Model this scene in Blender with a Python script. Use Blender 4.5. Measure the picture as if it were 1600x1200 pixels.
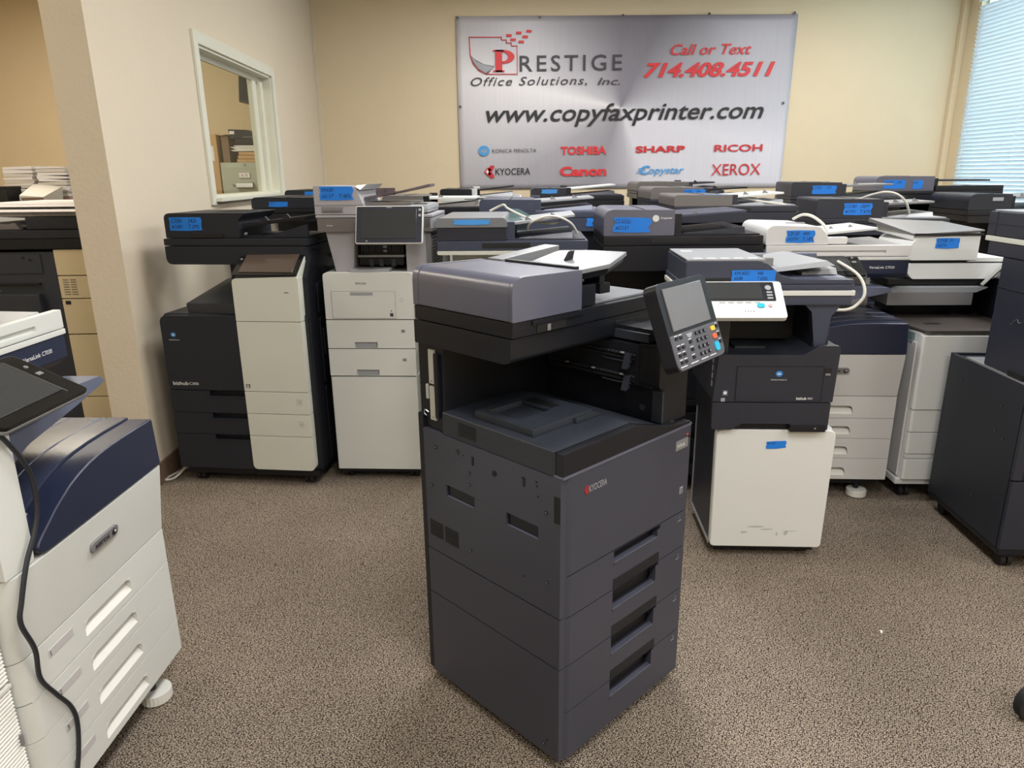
import bpy, bmesh, math, random
from math import radians, sin, cos, pi
from mathutils import Matrix, Vector
random.seed(7)
for o in list(bpy.data.objects): bpy.data.objects.remove(o)
SC = bpy.context.scene
COL = SC.collection

# ------------------------------------------------------------------ camera, world, light, exposure
CAM_H = 1.38
cam = bpy.data.cameras.new('camera'); camo = bpy.data.objects.new('camera', cam); COL.objects.link(camo)
cam.sensor_fit = 'HORIZONTAL'; cam.sensor_width = 36.0; cam.lens = 36.0 * 1110 / 1600
cam.clip_start = 0.02; cam.clip_end = 100
P, R, YAW = radians(16.4), 0.0108, radians(-1.5)
f = Vector((0, cos(P), -sin(P))); r = Vector((1, 0, 0)); u = r.cross(f)
r2 = r * cos(R) - u * sin(R); u2 = u * cos(R) + r * sin(R)
Mz = Matrix.Rotation(YAW, 3, 'Z')
r2, u2, f2 = Mz @ r2, Mz @ u2, Mz @ f
mw = Matrix((r2, u2, -f2)).transposed().to_4x4(); mw.translation = (0, 0, CAM_H)
camo.matrix_world = mw
SC.camera = camo

SC.view_settings.view_transform = 'Standard'
SC.view_settings.look = 'None'
SC.view_settings.gamma = 1.0
SC.view_settings.use_curve_mapping = False
SC.view_settings.exposure = 0.62

wd = bpy.data.worlds.new('daylight'); SC.world = wd; wd.use_nodes = True
wd.node_tree.nodes['Background'].inputs[0].default_value = (0.62, 0.82, 1.0, 1)
wd.node_tree.nodes['Background'].inputs[1].default_value = 3.2

CEIL = 3.0
LAMP_W = 29.0
LAMPS = [(0.4, 5.3), (3.0, 5.3), (0.4, 2.9), (3.0, 2.9), (0.4, 0.5), (3.0, 0.5), (0.4, -1.6), (3.0, -1.6), (-3.2, 5.2), (-3.2, 2.6)]
for (lx, ly) in LAMPS:
    l = bpy.data.lights.new('ceiling_light', 'AREA'); l.shape = 'RECTANGLE'; l.size = 0.54; l.size_y = 1.14
    l.energy = LAMP_W; l.color = (0.99, 0.99, 1.0) if lx > 0 else (1.0, 0.90, 0.74)
    o = bpy.data.objects.new('ceiling_lamp_light', l); COL.objects.link(o); o.location = (lx, ly, CEIL - 0.045)

# ------------------------------------------------------------------ materials
def lin(c):
    def g(v):
        v /= 255.0
        return v / 12.92 if v <= 0.04045 else ((v + 0.055) / 1.055) ** 2.4
    return (g(c[0]), g(c[1]), g(c[2]), 1.0)

def mat(name, col, rough=0.45, grain=0.0, gscale=900.0, vary=0.06, metal=0.0, alpha=None, emit=None, spec=0.5, trans=0.0):
    m = bpy.data.materials.new(name); m.use_nodes = True
    nt = m.node_tree; b = nt.nodes['Principled BSDF']
    b.inputs['Roughness'].default_value = rough; b.inputs['Metallic'].default_value = metal
    b.inputs['Specular IOR Level'].default_value = spec
    c = lin(col)
    tc = nt.nodes.new('ShaderNodeTexCoord')
    if vary:
        n = nt.nodes.new('ShaderNodeTexNoise'); n.inputs['Scale'].default_value = 6.0; n.inputs['Detail'].default_value = 5
        nt.links.new(tc.outputs['Object'], n.inputs['Vector'])
        rp = nt.nodes.new('ShaderNodeMapRange'); rp.inputs[3].default_value = 1 - vary; rp.inputs[4].default_value = 1 + vary
        nt.links.new(n.outputs['Fac'], rp.inputs[0])
        mx = nt.nodes.new('ShaderNodeVectorMath'); mx.operation = 'SCALE'; mx.inputs[0].default_value = c[:3]
        nt.links.new(rp.outputs[0], mx.inputs['Scale']); nt.links.new(mx.outputs[0], b.inputs['Base Color'])
        rr = nt.nodes.new('ShaderNodeMapRange'); rr.inputs[3].default_value = max(0, rough - 0.06); rr.inputs[4].default_value = min(1, rough + 0.06)
        nt.links.new(n.outputs['Fac'], rr.inputs[0]); nt.links.new(rr.outputs[0], b.inputs['Roughness'])
    else:
        b.inputs['Base Color'].default_value = c
    if grain:
        n2 = nt.nodes.new('ShaderNodeTexNoise'); n2.inputs['Scale'].default_value = gscale; n2.inputs['Detail'].default_value = 2
        nt.links.new(tc.outputs['Object'], n2.inputs['Vector'])
        bp = nt.nodes.new('ShaderNodeBump'); bp.inputs['Strength'].default_value = grain; bp.inputs['Distance'].default_value = 0.0006
        nt.links.new(n2.outputs['Fac'], bp.inputs['Height']); nt.links.new(bp.outputs[0], b.inputs['Normal'])
    if alpha is not None: b.inputs['Alpha'].default_value = alpha
    if trans: b.inputs['Transmission Weight'].default_value = trans
    if emit:
        b.inputs['Emission Color'].default_value = lin(col); b.inputs['Emission Strength'].default_value = emit
    return m

M = {}
M['gunmetal'] = mat('gunmetal_plastic', (59, 61, 73), 0.34, 0.25)
M['gunmetal_lid'] = mat('gunmetal_lid_plastic', (86, 89, 106), 0.30, 0.2, spec=0.8)
M['black'] = mat('black_plastic', (20, 22, 29), 0.40, 0.25, spec=0.4)
M['black_tex'] = mat('black_textured_plastic', (42, 47, 56), 0.46, 0.8, 700)
M['deep'] = mat('deep_black_plastic', (12, 13, 17), 0.6)
M['gloss'] = mat('gloss_black_plastic', (16, 16, 19), 0.12, vary=0.02)
M['graphite'] = mat('graphite_plastic', (38, 41, 52), 0.40, 0.25)
M['charcoal'] = mat('charcoal_plastic', (32, 36, 44), 0.46, 0.3, spec=0.4)
M['navy'] = mat('navy_plastic', (32, 38, 60), 0.38, 0.3)
M['navy_grey'] = mat('navy_grey_plastic', (56, 62, 80), 0.40, 0.25)
M['slate'] = mat('slate_plastic', (92, 98, 118), 0.42, 0.25)
M['white'] = mat('white_plastic', (204, 206, 202), 0.42, 0.2, vary=0.03)
M['cream'] = mat('cream_plastic', (200, 202, 192), 0.45, 0.2, vary=0.03)
M['cool_white'] = mat('cool_white_plastic', (212, 214, 212), 0.38, 0.2, vary=0.03)
M['warm_white'] = mat('warm_white_plastic', (204, 204, 204), 0.45, 0.2, vary=0.03)
M['light_grey'] = mat('light_grey_plastic', (148, 151, 156), 0.36, 0.25)
M['mid_grey'] = mat('mid_grey_plastic', (120, 120, 122), 0.45, 0.25)
M['lilac_grey'] = mat('lilac_grey_plastic', (160, 158, 164), 0.45, 0.25)
M['taupe'] = mat('taupe_plastic', (104, 100, 98), 0.45, 0.25)
M['tray_grey'] = mat('tray_grey_plastic', (118, 121, 126), 0.34, 0.25)
M['strip_grey'] = mat('pale_grey_strip', (184, 182, 182), 0.5, vary=0)
M['navy_gloss'] = mat('navy_satin_plastic', (48, 53, 72), 0.26, 0.3, spec=0.8)
M['lid_grey'] = mat('lid_grey_plastic', (108, 107, 108), 0.34, 0.25)
M['key_plate'] = mat('keypad_plate', (84, 84, 92), 0.35, vary=0.03)
M['logo_red'] = mat('logo_red', (150, 30, 38), 0.5, vary=0)
M['beige'] = mat('beige_plastic', (196, 182, 150), 0.5, 0.2)
M['brown'] = mat('dark_brown_plastic', (66, 60, 58), 0.4, 0.3)
M['tape'] = mat('blue_painters_tape', (18, 118, 214), 0.6, 0.5, 300, vary=0.08)
M['tape_light'] = mat('pale_blue_painters_tape', (70, 150, 225), 0.5, 0.5, 300, vary=0.08)
M['ink'] = mat('marker_ink', (10, 28, 70), 0.7, vary=0)
M['print_white'] = mat('white_print', (225, 225, 225), 0.5, vary=0)
M['print_dark'] = mat('dark_print', (58, 56, 62), 0.6, vary=0)
M['print_red'] = mat('red_print', (206, 44, 52), 0.55, vary=0)
M['print_red_deep'] = mat('deep_red_print', (196, 34, 44), 0.55, vary=0)
M['print_blue'] = mat('blue_print', (70, 150, 210), 0.55, vary=0)
M['print_grey'] = mat('grey_print', (92, 90, 98), 0.55, vary=0)
M['print_black'] = mat('black_print', (22, 22, 26), 0.55, vary=0)
M['logo_blue'] = mat('logo_blue', (30, 120, 190), 0.4, vary=0)
M['screen'] = mat('lcd_screen_off', (108, 106, 108), 0.22, vary=0.03)
M['screen_dark'] = mat('dark_lcd_screen_off', (52, 54, 56), 0.2, vary=0.03)
M['screen_brown'] = mat('brownish_glossy_screen', (74, 62, 56), 0.12, vary=0.03)
M['steel'] = mat('steel', (175, 175, 178), 0.3, metal=0.9)
M['zinc'] = mat('zinc_plate', (190, 192, 186), 0.45, metal=0.2)
M['rubber'] = mat('black_rubber', (22, 22, 24), 0.7)
M['yellow'] = mat('yellow_key', (225, 190, 60), 0.4, vary=0)
M['orange'] = mat('orange_key', (225, 100, 60), 0.4, vary=0)
M['cyan'] = mat('cyan_key', (40, 175, 215), 0.35, vary=0)
M['key'] = mat('pale_key', (150, 150, 156), 0.4, vary=0)
M['paper'] = mat('white_paper', (226, 225, 228), 0.7, vary=0.04)
M['paper_old'] = mat('offwhite_paper', (206, 202, 196), 0.7, vary=0.06)
M['pink_paper'] = mat('pink_paper', (190, 160, 166), 0.7, vary=0.04)
M['board'] = mat('cardboard', (186, 154, 112), 0.8, 0.3, 200, vary=0.08)
M['board_dark'] = mat('brown_cardboard', (120, 100, 82), 0.8, 0.3, 200, vary=0.08)
M['cabinet'] = mat('grey_enamel', (172, 178, 168), 0.4, 0.1)
M['trim'] = mat('white_gloss_paint', (214, 214, 200), 0.4, 0.2, 60)
M['cord_black'] = mat('black_cord_rubber', (30, 32, 38), 0.45)
M['cord_white'] = mat('grey_white_cord', (200, 198, 188), 0.5)
M['vent_white'] = mat('white_ribbed_plastic', (214, 214, 208), 0.45, vary=0.02)
M['purple_smoke'] = mat('smoky_plastic', (92, 80, 88), 0.3, alpha=0.75)
M['smoke_green'] = mat('smoky_green_plastic', (110, 138, 140), 0.2, alpha=0.6)
M['scuff'] = mat('grey_scuff', (176, 178, 178), 0.6, vary=0)
M['lamp_panel'] = mat('lamp_diffuser', (255, 246, 228), 0.6, vary=0, emit=2.0)

def wall_mat(name, col):
    m = mat(name, col, 0.8, vary=0.025, spec=0.25); nt = m.node_tree; b = nt.nodes['Principled BSDF']
    tc = nt.nodes.new('ShaderNodeTexCoord')
    n = nt.nodes.new('ShaderNodeTexNoise'); n.inputs['Scale'].default_value = 45; n.inputs['Detail'].default_value = 4
    n2 = nt.nodes.new('ShaderNodeTexVoronoi'); n2.inputs['Scale'].default_value = 70; n2.feature = 'SMOOTH_F1'
    nt.links.new(tc.outputs['Object'], n.inputs['Vector']); nt.links.new(tc.outputs['Object'], n2.inputs['Vector'])
    a = nt.nodes.new('ShaderNodeMath'); a.operation = 'SUBTRACT'
    nt.links.new(n.outputs['Fac'], a.inputs[0]); nt.links.new(n2.outputs['Distance'], a.inputs[1])
    bp = nt.nodes.new('ShaderNodeBump'); bp.inputs['Strength'].default_value = 0.28; bp.inputs['Distance'].default_value = 0.002
    nt.links.new(a.outputs[0], bp.inputs['Height']); nt.links.new(bp.outputs[0], b.inputs['Normal'])
    return m
M['wall'] = wall_mat('cream_wall_paint', (214, 198, 168))
M['wall_l'] = wall_mat('pale_wall_paint', (210, 198, 178))
M['ceiling'] = wall_mat('ceiling_tile', (225, 222, 212))
M['baseboard'] = mat('brown_vinyl_base', (112, 92, 78), 0.5, 0.1)

def carpet():
    m = bpy.data.materials.new('brown_loop_carpet'); m.use_nodes = True; nt = m.node_tree; b = nt.nodes['Principled BSDF']
    N = nt.nodes.new; L = nt.links.new
    tc = N('ShaderNodeTexCoord')
    mp = N('ShaderNodeMapping'); mp.inputs['Rotation'].default_value = (0, 0, radians(20)); mp.inputs['Scale'].default_value = (1, 1.45, 1)
    L(tc.outputs['Object'], mp.inputs[0])
    dn = N('ShaderNodeTexNoise'); dn.inputs['Scale'].default_value = 60; L(mp.outputs[0], dn.inputs['Vector'])
    ad = N('ShaderNodeVectorMath'); ad.operation = 'SCALE'; ad.inputs['Scale'].default_value = 0.004; L(dn.outputs['Color'], ad.inputs[0])
    a2 = N('ShaderNodeVectorMath'); L(mp.outputs[0], a2.inputs[0]); L(ad.outputs[0], a2.inputs[1])
    v = N('ShaderNodeTexVoronoi'); v.inputs['Scale'].default_value = 200; v.inputs['Randomness'].default_value = 0.75; L(a2.outputs[0], v.inputs['Vector'])
    n = N('ShaderNodeTexNoise'); n.inputs['Scale'].default_value = 260; n.inputs['Detail'].default_value = 4; L(tc.outputs['Object'], n.inputs['Vector'])
    big = N('ShaderNodeTexNoise'); big.inputs['Scale'].default_value = 2.2; big.inputs['Detail'].default_value = 6; L(tc.outputs['Object'], big.inputs['Vector'])
    cr = N('ShaderNodeValToRGB'); cr.color_ramp.elements[0].position = 0.12; cr.color_ramp.elements[0].color = lin((192, 178, 162))
    cr.color_ramp.elements[1].position = 0.62; cr.color_ramp.elements[1].color = lin((64, 55, 48))
    e = cr.color_ramp.elements.new(0.38); e.color = lin((160, 147, 132))
    L(v.outputs['Distance'], cr.inputs[0])
    hs = N('ShaderNodeMixRGB'); hs.blend_type = 'MULTIPLY'; hs.inputs[0].default_value = 0.75
    r1 = N('ShaderNodeValToRGB'); r1.color_ramp.elements[0].position = 0.36; r1.color_ramp.elements[0].color = (0.42, 0.40, 0.39, 1)
    r1.color_ramp.elements[1].position = 0.6; r1.color_ramp.elements[1].color = (1.15, 1.15, 1.15, 1)
    L(n.outputs['Fac'], r1.inputs[0]); L(cr.outputs[0], hs.inputs[1]); L(r1.outputs[0], hs.inputs[2])
    h2 = N('ShaderNodeMixRGB'); h2.blend_type = 'MULTIPLY'; h2.inputs[0].default_value = 1
    r3 = N('ShaderNodeMapRange'); r3.inputs[1].default_value = 0.3; r3.inputs[2].default_value = 0.7; r3.inputs[3].default_value = 0.84; r3.inputs[4].default_value = 1.1
    L(big.outputs['Fac'], r3.inputs[0]); L(hs.outputs[0], h2.inputs[1]); L(r3.outputs[0], h2.inputs[2])
    L(h2.outputs[0], b.inputs['Base Color'])
    b.inputs['Roughness'].default_value = 0.95; b.inputs['Specular IOR Level'].default_value = 0.1
    inv = N('ShaderNodeMath'); inv.operation = 'SUBTRACT'; inv.inputs[0].default_value = 1; L(v.outputs['Distance'], inv.inputs[1])
    bp = N('ShaderNodeBump'); bp.inputs['Strength'].default_value = 0.9; bp.inputs['Distance'].default_value = 0.004
    L(inv.outputs[0], bp.inputs['Height']); L(bp.outputs[0], b.inputs['Normal'])
    return m
M['carpet'] = carpet()

def banner_mat():
    # printed brushed-metal artwork: a conic sweep round a centre point, fine vertical brushing
    m = bpy.data.materials.new('printed_vinyl'); m.use_nodes = True; nt = m.node_tree; b = nt.nodes['Principled BSDF']
    N = nt.nodes.new; L = nt.links.new
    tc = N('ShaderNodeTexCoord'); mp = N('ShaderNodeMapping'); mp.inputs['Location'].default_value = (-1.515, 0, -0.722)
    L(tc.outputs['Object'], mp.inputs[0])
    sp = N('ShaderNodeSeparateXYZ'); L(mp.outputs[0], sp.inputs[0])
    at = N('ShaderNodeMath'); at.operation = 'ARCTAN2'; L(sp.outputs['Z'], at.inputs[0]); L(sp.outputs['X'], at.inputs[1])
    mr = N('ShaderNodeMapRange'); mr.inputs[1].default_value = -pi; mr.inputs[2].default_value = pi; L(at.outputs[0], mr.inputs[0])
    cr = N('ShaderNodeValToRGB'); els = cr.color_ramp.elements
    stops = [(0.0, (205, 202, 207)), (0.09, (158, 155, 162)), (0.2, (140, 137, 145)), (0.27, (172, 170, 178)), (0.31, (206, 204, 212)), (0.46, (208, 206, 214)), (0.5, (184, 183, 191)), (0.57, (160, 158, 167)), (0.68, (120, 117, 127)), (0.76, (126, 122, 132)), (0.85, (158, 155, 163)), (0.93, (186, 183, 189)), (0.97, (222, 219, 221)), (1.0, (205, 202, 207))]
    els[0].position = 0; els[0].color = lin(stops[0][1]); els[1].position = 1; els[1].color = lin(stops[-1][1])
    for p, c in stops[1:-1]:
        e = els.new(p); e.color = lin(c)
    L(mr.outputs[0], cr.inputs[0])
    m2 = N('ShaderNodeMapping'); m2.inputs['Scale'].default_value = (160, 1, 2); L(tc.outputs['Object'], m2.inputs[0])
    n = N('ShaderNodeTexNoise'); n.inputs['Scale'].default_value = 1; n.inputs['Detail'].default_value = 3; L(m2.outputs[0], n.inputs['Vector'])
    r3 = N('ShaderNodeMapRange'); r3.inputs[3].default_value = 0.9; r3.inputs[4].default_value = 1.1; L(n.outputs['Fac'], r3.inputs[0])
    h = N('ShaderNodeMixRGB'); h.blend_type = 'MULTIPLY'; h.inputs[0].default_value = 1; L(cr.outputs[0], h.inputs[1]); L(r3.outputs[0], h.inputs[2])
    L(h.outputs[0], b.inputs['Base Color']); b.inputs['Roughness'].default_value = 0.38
    return m
M['banner'] = banner_mat()

def blind_mat():
    m = bpy.data.materials.new('white_blind_slat'); m.use_nodes = True; nt = m.node_tree
    b = nt.nodes['Principled BSDF']; b.inputs['Base Color'].default_value = lin((232, 236, 238)); b.inputs['Roughness'].default_value = 0.45
    t = nt.nodes.new('ShaderNodeBsdfTranslucent'); t.inputs[0].default_value = lin((225, 235, 240))
    mx = nt.nodes.new('ShaderNodeMixShader'); mx.inputs[0].default_value = 0.35
    nt.links.new(b.outputs[0], mx.inputs[1]); nt.links.new(t.outputs[0], mx.inputs[2])
    nt.links.new(mx.outputs[0], nt.nodes['Material Output'].inputs[0])
    return m
M['blind'] = blind_mat()

def glass_mat():
    m = bpy.data.materials.new('window_glass'); m.use_nodes = True; nt = m.node_tree
    nt.nodes.remove(nt.nodes['Principled BSDF'])
    t = nt.nodes.new('ShaderNodeBsdfTransparent'); t.inputs[0].default_value = (0.93, 0.95, 0.93, 1)
    g = nt.nodes.new('ShaderNodeBsdfGlossy'); g.inputs[1].default_value = 0.02
    mx = nt.nodes.new('ShaderNodeMixShader'); mx.inputs[0].default_value = 0.07
    nt.links.new(t.outputs[0], mx.inputs[1]); nt.links.new(g.outputs[0], mx.inputs[2])
    nt.links.new(mx.outputs[0], nt.nodes['Material Output'].inputs[0])
    return m
M['glass'] = glass_mat()

# ------------------------------------------------------------------ mesh helpers
def fillet(pts, rad, seg=5):
    """round the corners of a closed polygon; rad = number or list"""
    n = len(pts); out = []
    for i, p in enumerate(pts):
        rr = rad[i] if isinstance(rad, (list, tuple)) else rad
        a = Vector(pts[i - 1]); b = Vector(p); c = Vector(pts[(i + 1) % n])
        if rr <= 1e-6: out.append((b.x, b.y)); continue
        d1 = (a - b); d2 = (c - b); l1, l2 = d1.length, d2.length; d1.normalize(); d2.normalize()
        ang = d1.angle(d2); t = min(rr / math.tan(ang / 2), l1 * 0.49, l2 * 0.49)
        s, e = b + d1 * t, b + d2 * t
        for k in range(seg + 1):
            q = k / seg; w = (s * (1 - q) ** 2 + b * 2 * q * (1 - q) + e * q * q)
            out.append((w.x, w.y))
    return out

class MB:
    def __init__(s, T=None):
        s.bm = bmesh.new(); s.T = T
    def _merge(s, b, bev=0, seg=1, ang=50):
        b.normal_update()
        bmesh.ops.recalc_face_normals(b, faces=b.faces[:])
        if bev > 0:
            es = [e for e in b.edges if len(e.link_faces) == 2 and e.calc_face_angle(0) > radians(ang)]
            if es: bmesh.ops.bevel(b, geom=es, offset=bev, segments=seg, profile=0.7, affect='EDGES', clamp_overlap=True)
        if s.T is not None: bmesh.ops.transform(b, matrix=s.T, verts=b.verts[:])
        bmesh.ops.recalc_face_normals(b, faces=b.faces[:])
        me = bpy.data.meshes.new('t'); b.to_mesh(me); b.free(); s.bm.from_mesh(me); bpy.data.meshes.remove(me)
        return s
    def box(s, x0, x1, y0, y1, z0, z1, bev=0.003, seg=2):
        b = bmesh.new()
        v = [b.verts.new((x, y, z)) for x in (x0, x1) for y in (y0, y1) for z in (z0, z1)]
        for q in ((0, 1, 3, 2), (4, 6, 7, 5), (0, 4, 5, 1), (2, 3, 7, 6), (0, 2, 6, 4), (1, 5, 7, 3)): b.faces.new([v[i] for i in q])
        return s._merge(b, bev, seg)
    def hexa(s, c, bev=0.002):
        """8 corners: bottom 4 ccw then top 4"""
        b = bmesh.new(); v = [b.verts.new(p) for p in c]
        for q in ((3, 2, 1, 0), (4, 5, 6, 7), (0, 1, 5, 4), (1, 2, 6, 5), (2, 3, 7, 6), (3, 0, 4, 7)): b.faces.new([v[i] for i in q])
        return s._merge(b, bev, 2)
    def prism(s, pts, ax, a0, a1, bev=0.0, seg=2):
        """ax 'y': pts (x,z); 'x': pts (y,z); 'z': pts (x,y)"""
        b = bmesh.new()
        def mk(p, a): return {'y': (p[0], a, p[1]), 'x': (a, p[0], p[1]), 'z': (p[0], p[1], a)}[ax]
        v0 = [b.verts.new(mk(p, a0)) for p in pts]; v1 = [b.verts.new(mk(p, a1)) for p in pts]
        b.faces.new(v0); b.faces.new(v1[::-1]); n = len(pts)
        for i in range(n): b.faces.new((v0[i], v0[(i + 1) % n], v1[(i + 1) % n], v1[i]))
        return s._merge(b, bev, seg)
    def rrect(s, x0, x1, y0, y1, z0, z1, rad=0.02, bev=0.002, ax='z'):
        """box with its edges along ax rounded; rad number or 4 radii (order x0y0,x1y0,x1y1,x0y1)"""
        if ax == 'z': return s.prism(fillet([(x0, y0), (x1, y0), (x1, y1), (x0, y1)], rad), 'z', z0, z1, bev)
        if ax == 'y': return s.prism(fillet([(x0, z0), (x1, z0), (x1, z1), (x0, z1)], rad), 'y', y0, y1, bev)
        return s.prism(fillet([(y0, z0), (y1, z0), (y1, z1), (y0, z1)], rad), 'x', x0, x1, bev)
    def panel(s, x0, x1, z0, z1, y0, thick, holes=(), bev=0.002):
        """slab, front face at y0 (towards -y), with pocket holes (hx0,hx1,hz0,hz1,depth)"""
        xs = sorted({x0, x1} | {h[0] for h in holes} | {h[1] for h in holes}); zs = sorted({z0, z1} | {h[2] for h in holes} | {h[3] for h in holes})
        b = bmesh.new(); vc = {}
        def V(x, y, z):
            k = (round(x, 6), round(y, 6), round(z, 6))
            if k not in vc: vc[k] = b.verts.new(k)
            return vc[k]
        def hole(i, j):
            if i < 0 or j < 0 or i >= len(xs) - 1 or j >= len(zs) - 1: return None
            cx, cz = (xs[i] + xs[i + 1]) / 2, (zs[j] + zs[j + 1]) / 2
            for h in holes:
                if h[0] < cx < h[1] and h[2] < cz < h[3]: return h
            return 0
        def fy(h): return y0 + (h[4] if h else 0)
        for i in range(len(xs) - 1):
            for j in range(len(zs) - 1):
                h = hole(i, j); y = fy(h)
                b.faces.new((V(xs[i], y, zs[j]), V(xs[i + 1], y, zs[j]), V(xs[i + 1], y, zs[j + 1]), V(xs[i], y, zs[j + 1])))
                for (a, c, k, l) in ((i + 1, j, 'x', i + 1), (i, j + 1, 'z', j + 1)):
                    h2 = hole(a, c)
                    if h2 is None: continue
                    y2 = fy(h2)
                    if abs(y - y2) > 1e-6:
                        if k == 'x': b.faces.new((V(xs[l], y, zs[j]), V(xs[l], y2, zs[j]), V(xs[l], y2, zs[j + 1]), V(xs[l], y, zs[j + 1])))
                        else: b.faces.new((V(xs[i], y, zs[l]), V(xs[i + 1], y, zs[l]), V(xs[i + 1], y2, zs[l]), V(xs[i], y2, zs[l])))
        yb = y0 + thick
        for i in range(len(xs) - 1):
            for z in (z0, z1): b.faces.new((V(xs[i], y0, z), V(xs[i + 1], y0, z), V(xs[i + 1], yb, z), V(xs[i], yb, z)))
        for j in range(len(zs) - 1):
            for x in (x0, x1): b.faces.new((V(x, y0, zs[j]), V(x, y0, zs[j + 1]), V(x, yb, zs[j + 1]), V(x, yb, zs[j])))
        for i in range(len(xs) - 1):
            for j in range(len(zs) - 1):
                b.faces.new((V(xs[i], yb, zs[j]), V(xs[i], yb, zs[j + 1]), V(xs[i + 1], yb, zs[j + 1]), V(xs[i + 1], yb, zs[j])))
        # merge coplanar cells then bevel sharp edges
        bmesh.ops.recalc_face_normals(b, faces=b.faces[:])
        return s._merge(b, bev, 2)
    def cyl(s, c, ax, rad, h, seg=20, r2=None, bev=0.0):
        b = bmesh.new()
        bmesh.ops.create_cone(b, cap_ends=True, segments=seg, radius1=rad, radius2=rad if r2 is None else r2, depth=h)
        Q = {'z': Matrix.Identity(4), 'x': Matrix.Rotation(pi / 2, 4, 'Y'), 'y': Matrix.Rotation(-pi / 2, 4, 'X')}[ax]
        bmesh.ops.transform(b, matrix=Matrix.Translation(c) @ Q, verts=b.verts[:])
        return s._merge(b, bev, 2)
    def tube(s, pts, rad, seg=8, smooth=6):
        P3 = [Vector(p) for p in pts]; path = []
        n = len(P3)
        for i in range(n - 1):
            p0 = P3[max(i - 1, 0)]; p1 = P3[i]; p2 = P3[i + 1]; p3 = P3[min(i + 2, n - 1)]
            for k in range(smooth):
                t = k / smooth
                path.append(0.5 * ((2 * p1) + (p2 - p0) * t + (2 * p0 - 5 * p1 + 4 * p2 - p3) * t * t + (3 * p1 - p0 - 3 * p2 + p3) * t ** 3))
        path.append(P3[-1])
        b = bmesh.new(); rings = []; up = Vector((0.13, 0.21, 0.97)).normalized()
        for i, p in enumerate(path):
            d = (path[min(i + 1, len(path) - 1)] - path[max(i - 1, 0)]).normalized()
            a = d.cross(up)
            if a.length < 0.05: a = d.cross(Vector((1, 0, 0)))
            a.normalize(); up2 = a.cross(d).normalized(); up = up2
            rings.append([b.verts.new(p + (a * cos(2 * pi * k / seg) + up2 * sin(2 * pi * k / seg)) * rad) for k in range(seg)])
        for i in range(len(rings) - 1):
            for k in range(seg): b.faces.new((rings[i][k], rings[i][(k + 1) % seg], rings[i + 1][(k + 1) % seg], rings[i + 1][k]))
        b.faces.new(rings[0][::-1]); b.faces.new(rings[-1])
        return s._merge(b)
    def build(s, name, m, parent=None, smooth=True):
        for fc in s.bm.faces: fc.smooth = smooth
        for e in s.bm.edges:
            if len(e.link_faces) == 2: e.smooth = e.calc_face_angle(0) < radians(38)
        me = bpy.data.meshes.new(name); s.bm.to_mesh(me); s.bm.free()
        if isinstance(m, str): m = M[m]
        me.materials.append(m)
        o = bpy.data.objects.new(name, me); COL.objects.link(o)
        if parent is not None: o.parent = parent
        if len(me.polygons) > 6:
            w = o.modifiers.new('wn', 'WEIGHTED_NORMAL'); w.keep_sharp = True
        return o

def thing(name, label, cat, loc=(0, 0, 0), deg=0, group=None):
    o = bpy.data.objects.new(name, None); COL.objects.link(o); o.empty_display_size = 0.1
    o.location = loc; o.rotation_euler = (0, 0, radians(deg)); o['label'] = label; o['category'] = cat
    if group: o['group'] = group
    return o
def tag(o, label, cat, group=None):
    o['label'] = label; o['category'] = cat
    if group: o['group'] = group
    return o
def struct(o): o['kind'] = 'structure'; return o
def plabel(o, label): o['label'] = label; return o

_tc = {}
def glyphs(s, shear=0.0, bold=0.0, space=1.0):
    k = (s, shear, bold, space)
    if k in _tc: return _tc[k]
    cu = bpy.data.curves.new('txt', 'FONT'); cu.body = s; cu.shear = shear; cu.offset = bold; cu.space_character = space
    cu.resolution_u = 3; cu.size = 1
    ob = bpy.data.objects.new('txt', cu); COL.objects.link(ob)
    dg = bpy.context.evaluated_depsgraph_get(); dg.update()
    me = bpy.data.meshes.new_from_object(ob.evaluated_get(dg))
    bpy.data.objects.remove(ob); bpy.data.curves.remove(cu)
    vs = [v.co.copy() for v in me.vertices]; fs = [list(p.vertices) for p in me.polygons]
    x0 = min(v.x for v in vs); x1 = max(v.x for v in vs); y0 = min(v.y for v in vs); y1 = max(v.y for v in vs)
    _tc[k] = (vs, fs, x0, x1, y0, y1); bpy.data.meshes.remove(me)
    return _tc[k]

def text(s, parent, m, O, U, V, w=None, h=None, shear=0.0, bold=0.0, space=1.0, name='lettering', base=None, wave=0.0):
    """flat print. O = lower-left point, U/V = in-plane unit axes. h = height of the glyph bounding box."""
    vs, fs, x0, x1, y0, y1 = glyphs(s, shear, bold, space)
    sy = (h / (y1 - y0)) if h else None; sx = (w / (x1 - x0)) if w else sy
    if sy is None: sy = sx
    O, U, V = Vector(O), Vector(U).normalized(), Vector(V).normalized()
    me = bpy.data.meshes.new(name)
    co = []
    for i, v in enumerate(vs):
        j = (random.random() - .5) * wave * (y1 - y0), (random.random() - .5) * wave * (y1 - y0)
        co.append(O + U * (v.x - x0 + j[0]) * sx + V * (v.y - y0 + j[1]) * sy)
    me.from_pydata(co, [], fs); me.materials.append(M[m] if isinstance(m, str) else m)
    o = bpy.data.objects.new(name, me); COL.objects.link(o)
    if parent is not None: o.parent = parent
    return o
X_, Y_, Z_ = (1, 0, 0), (0, 1, 0), (0, 0, 1)

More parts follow.
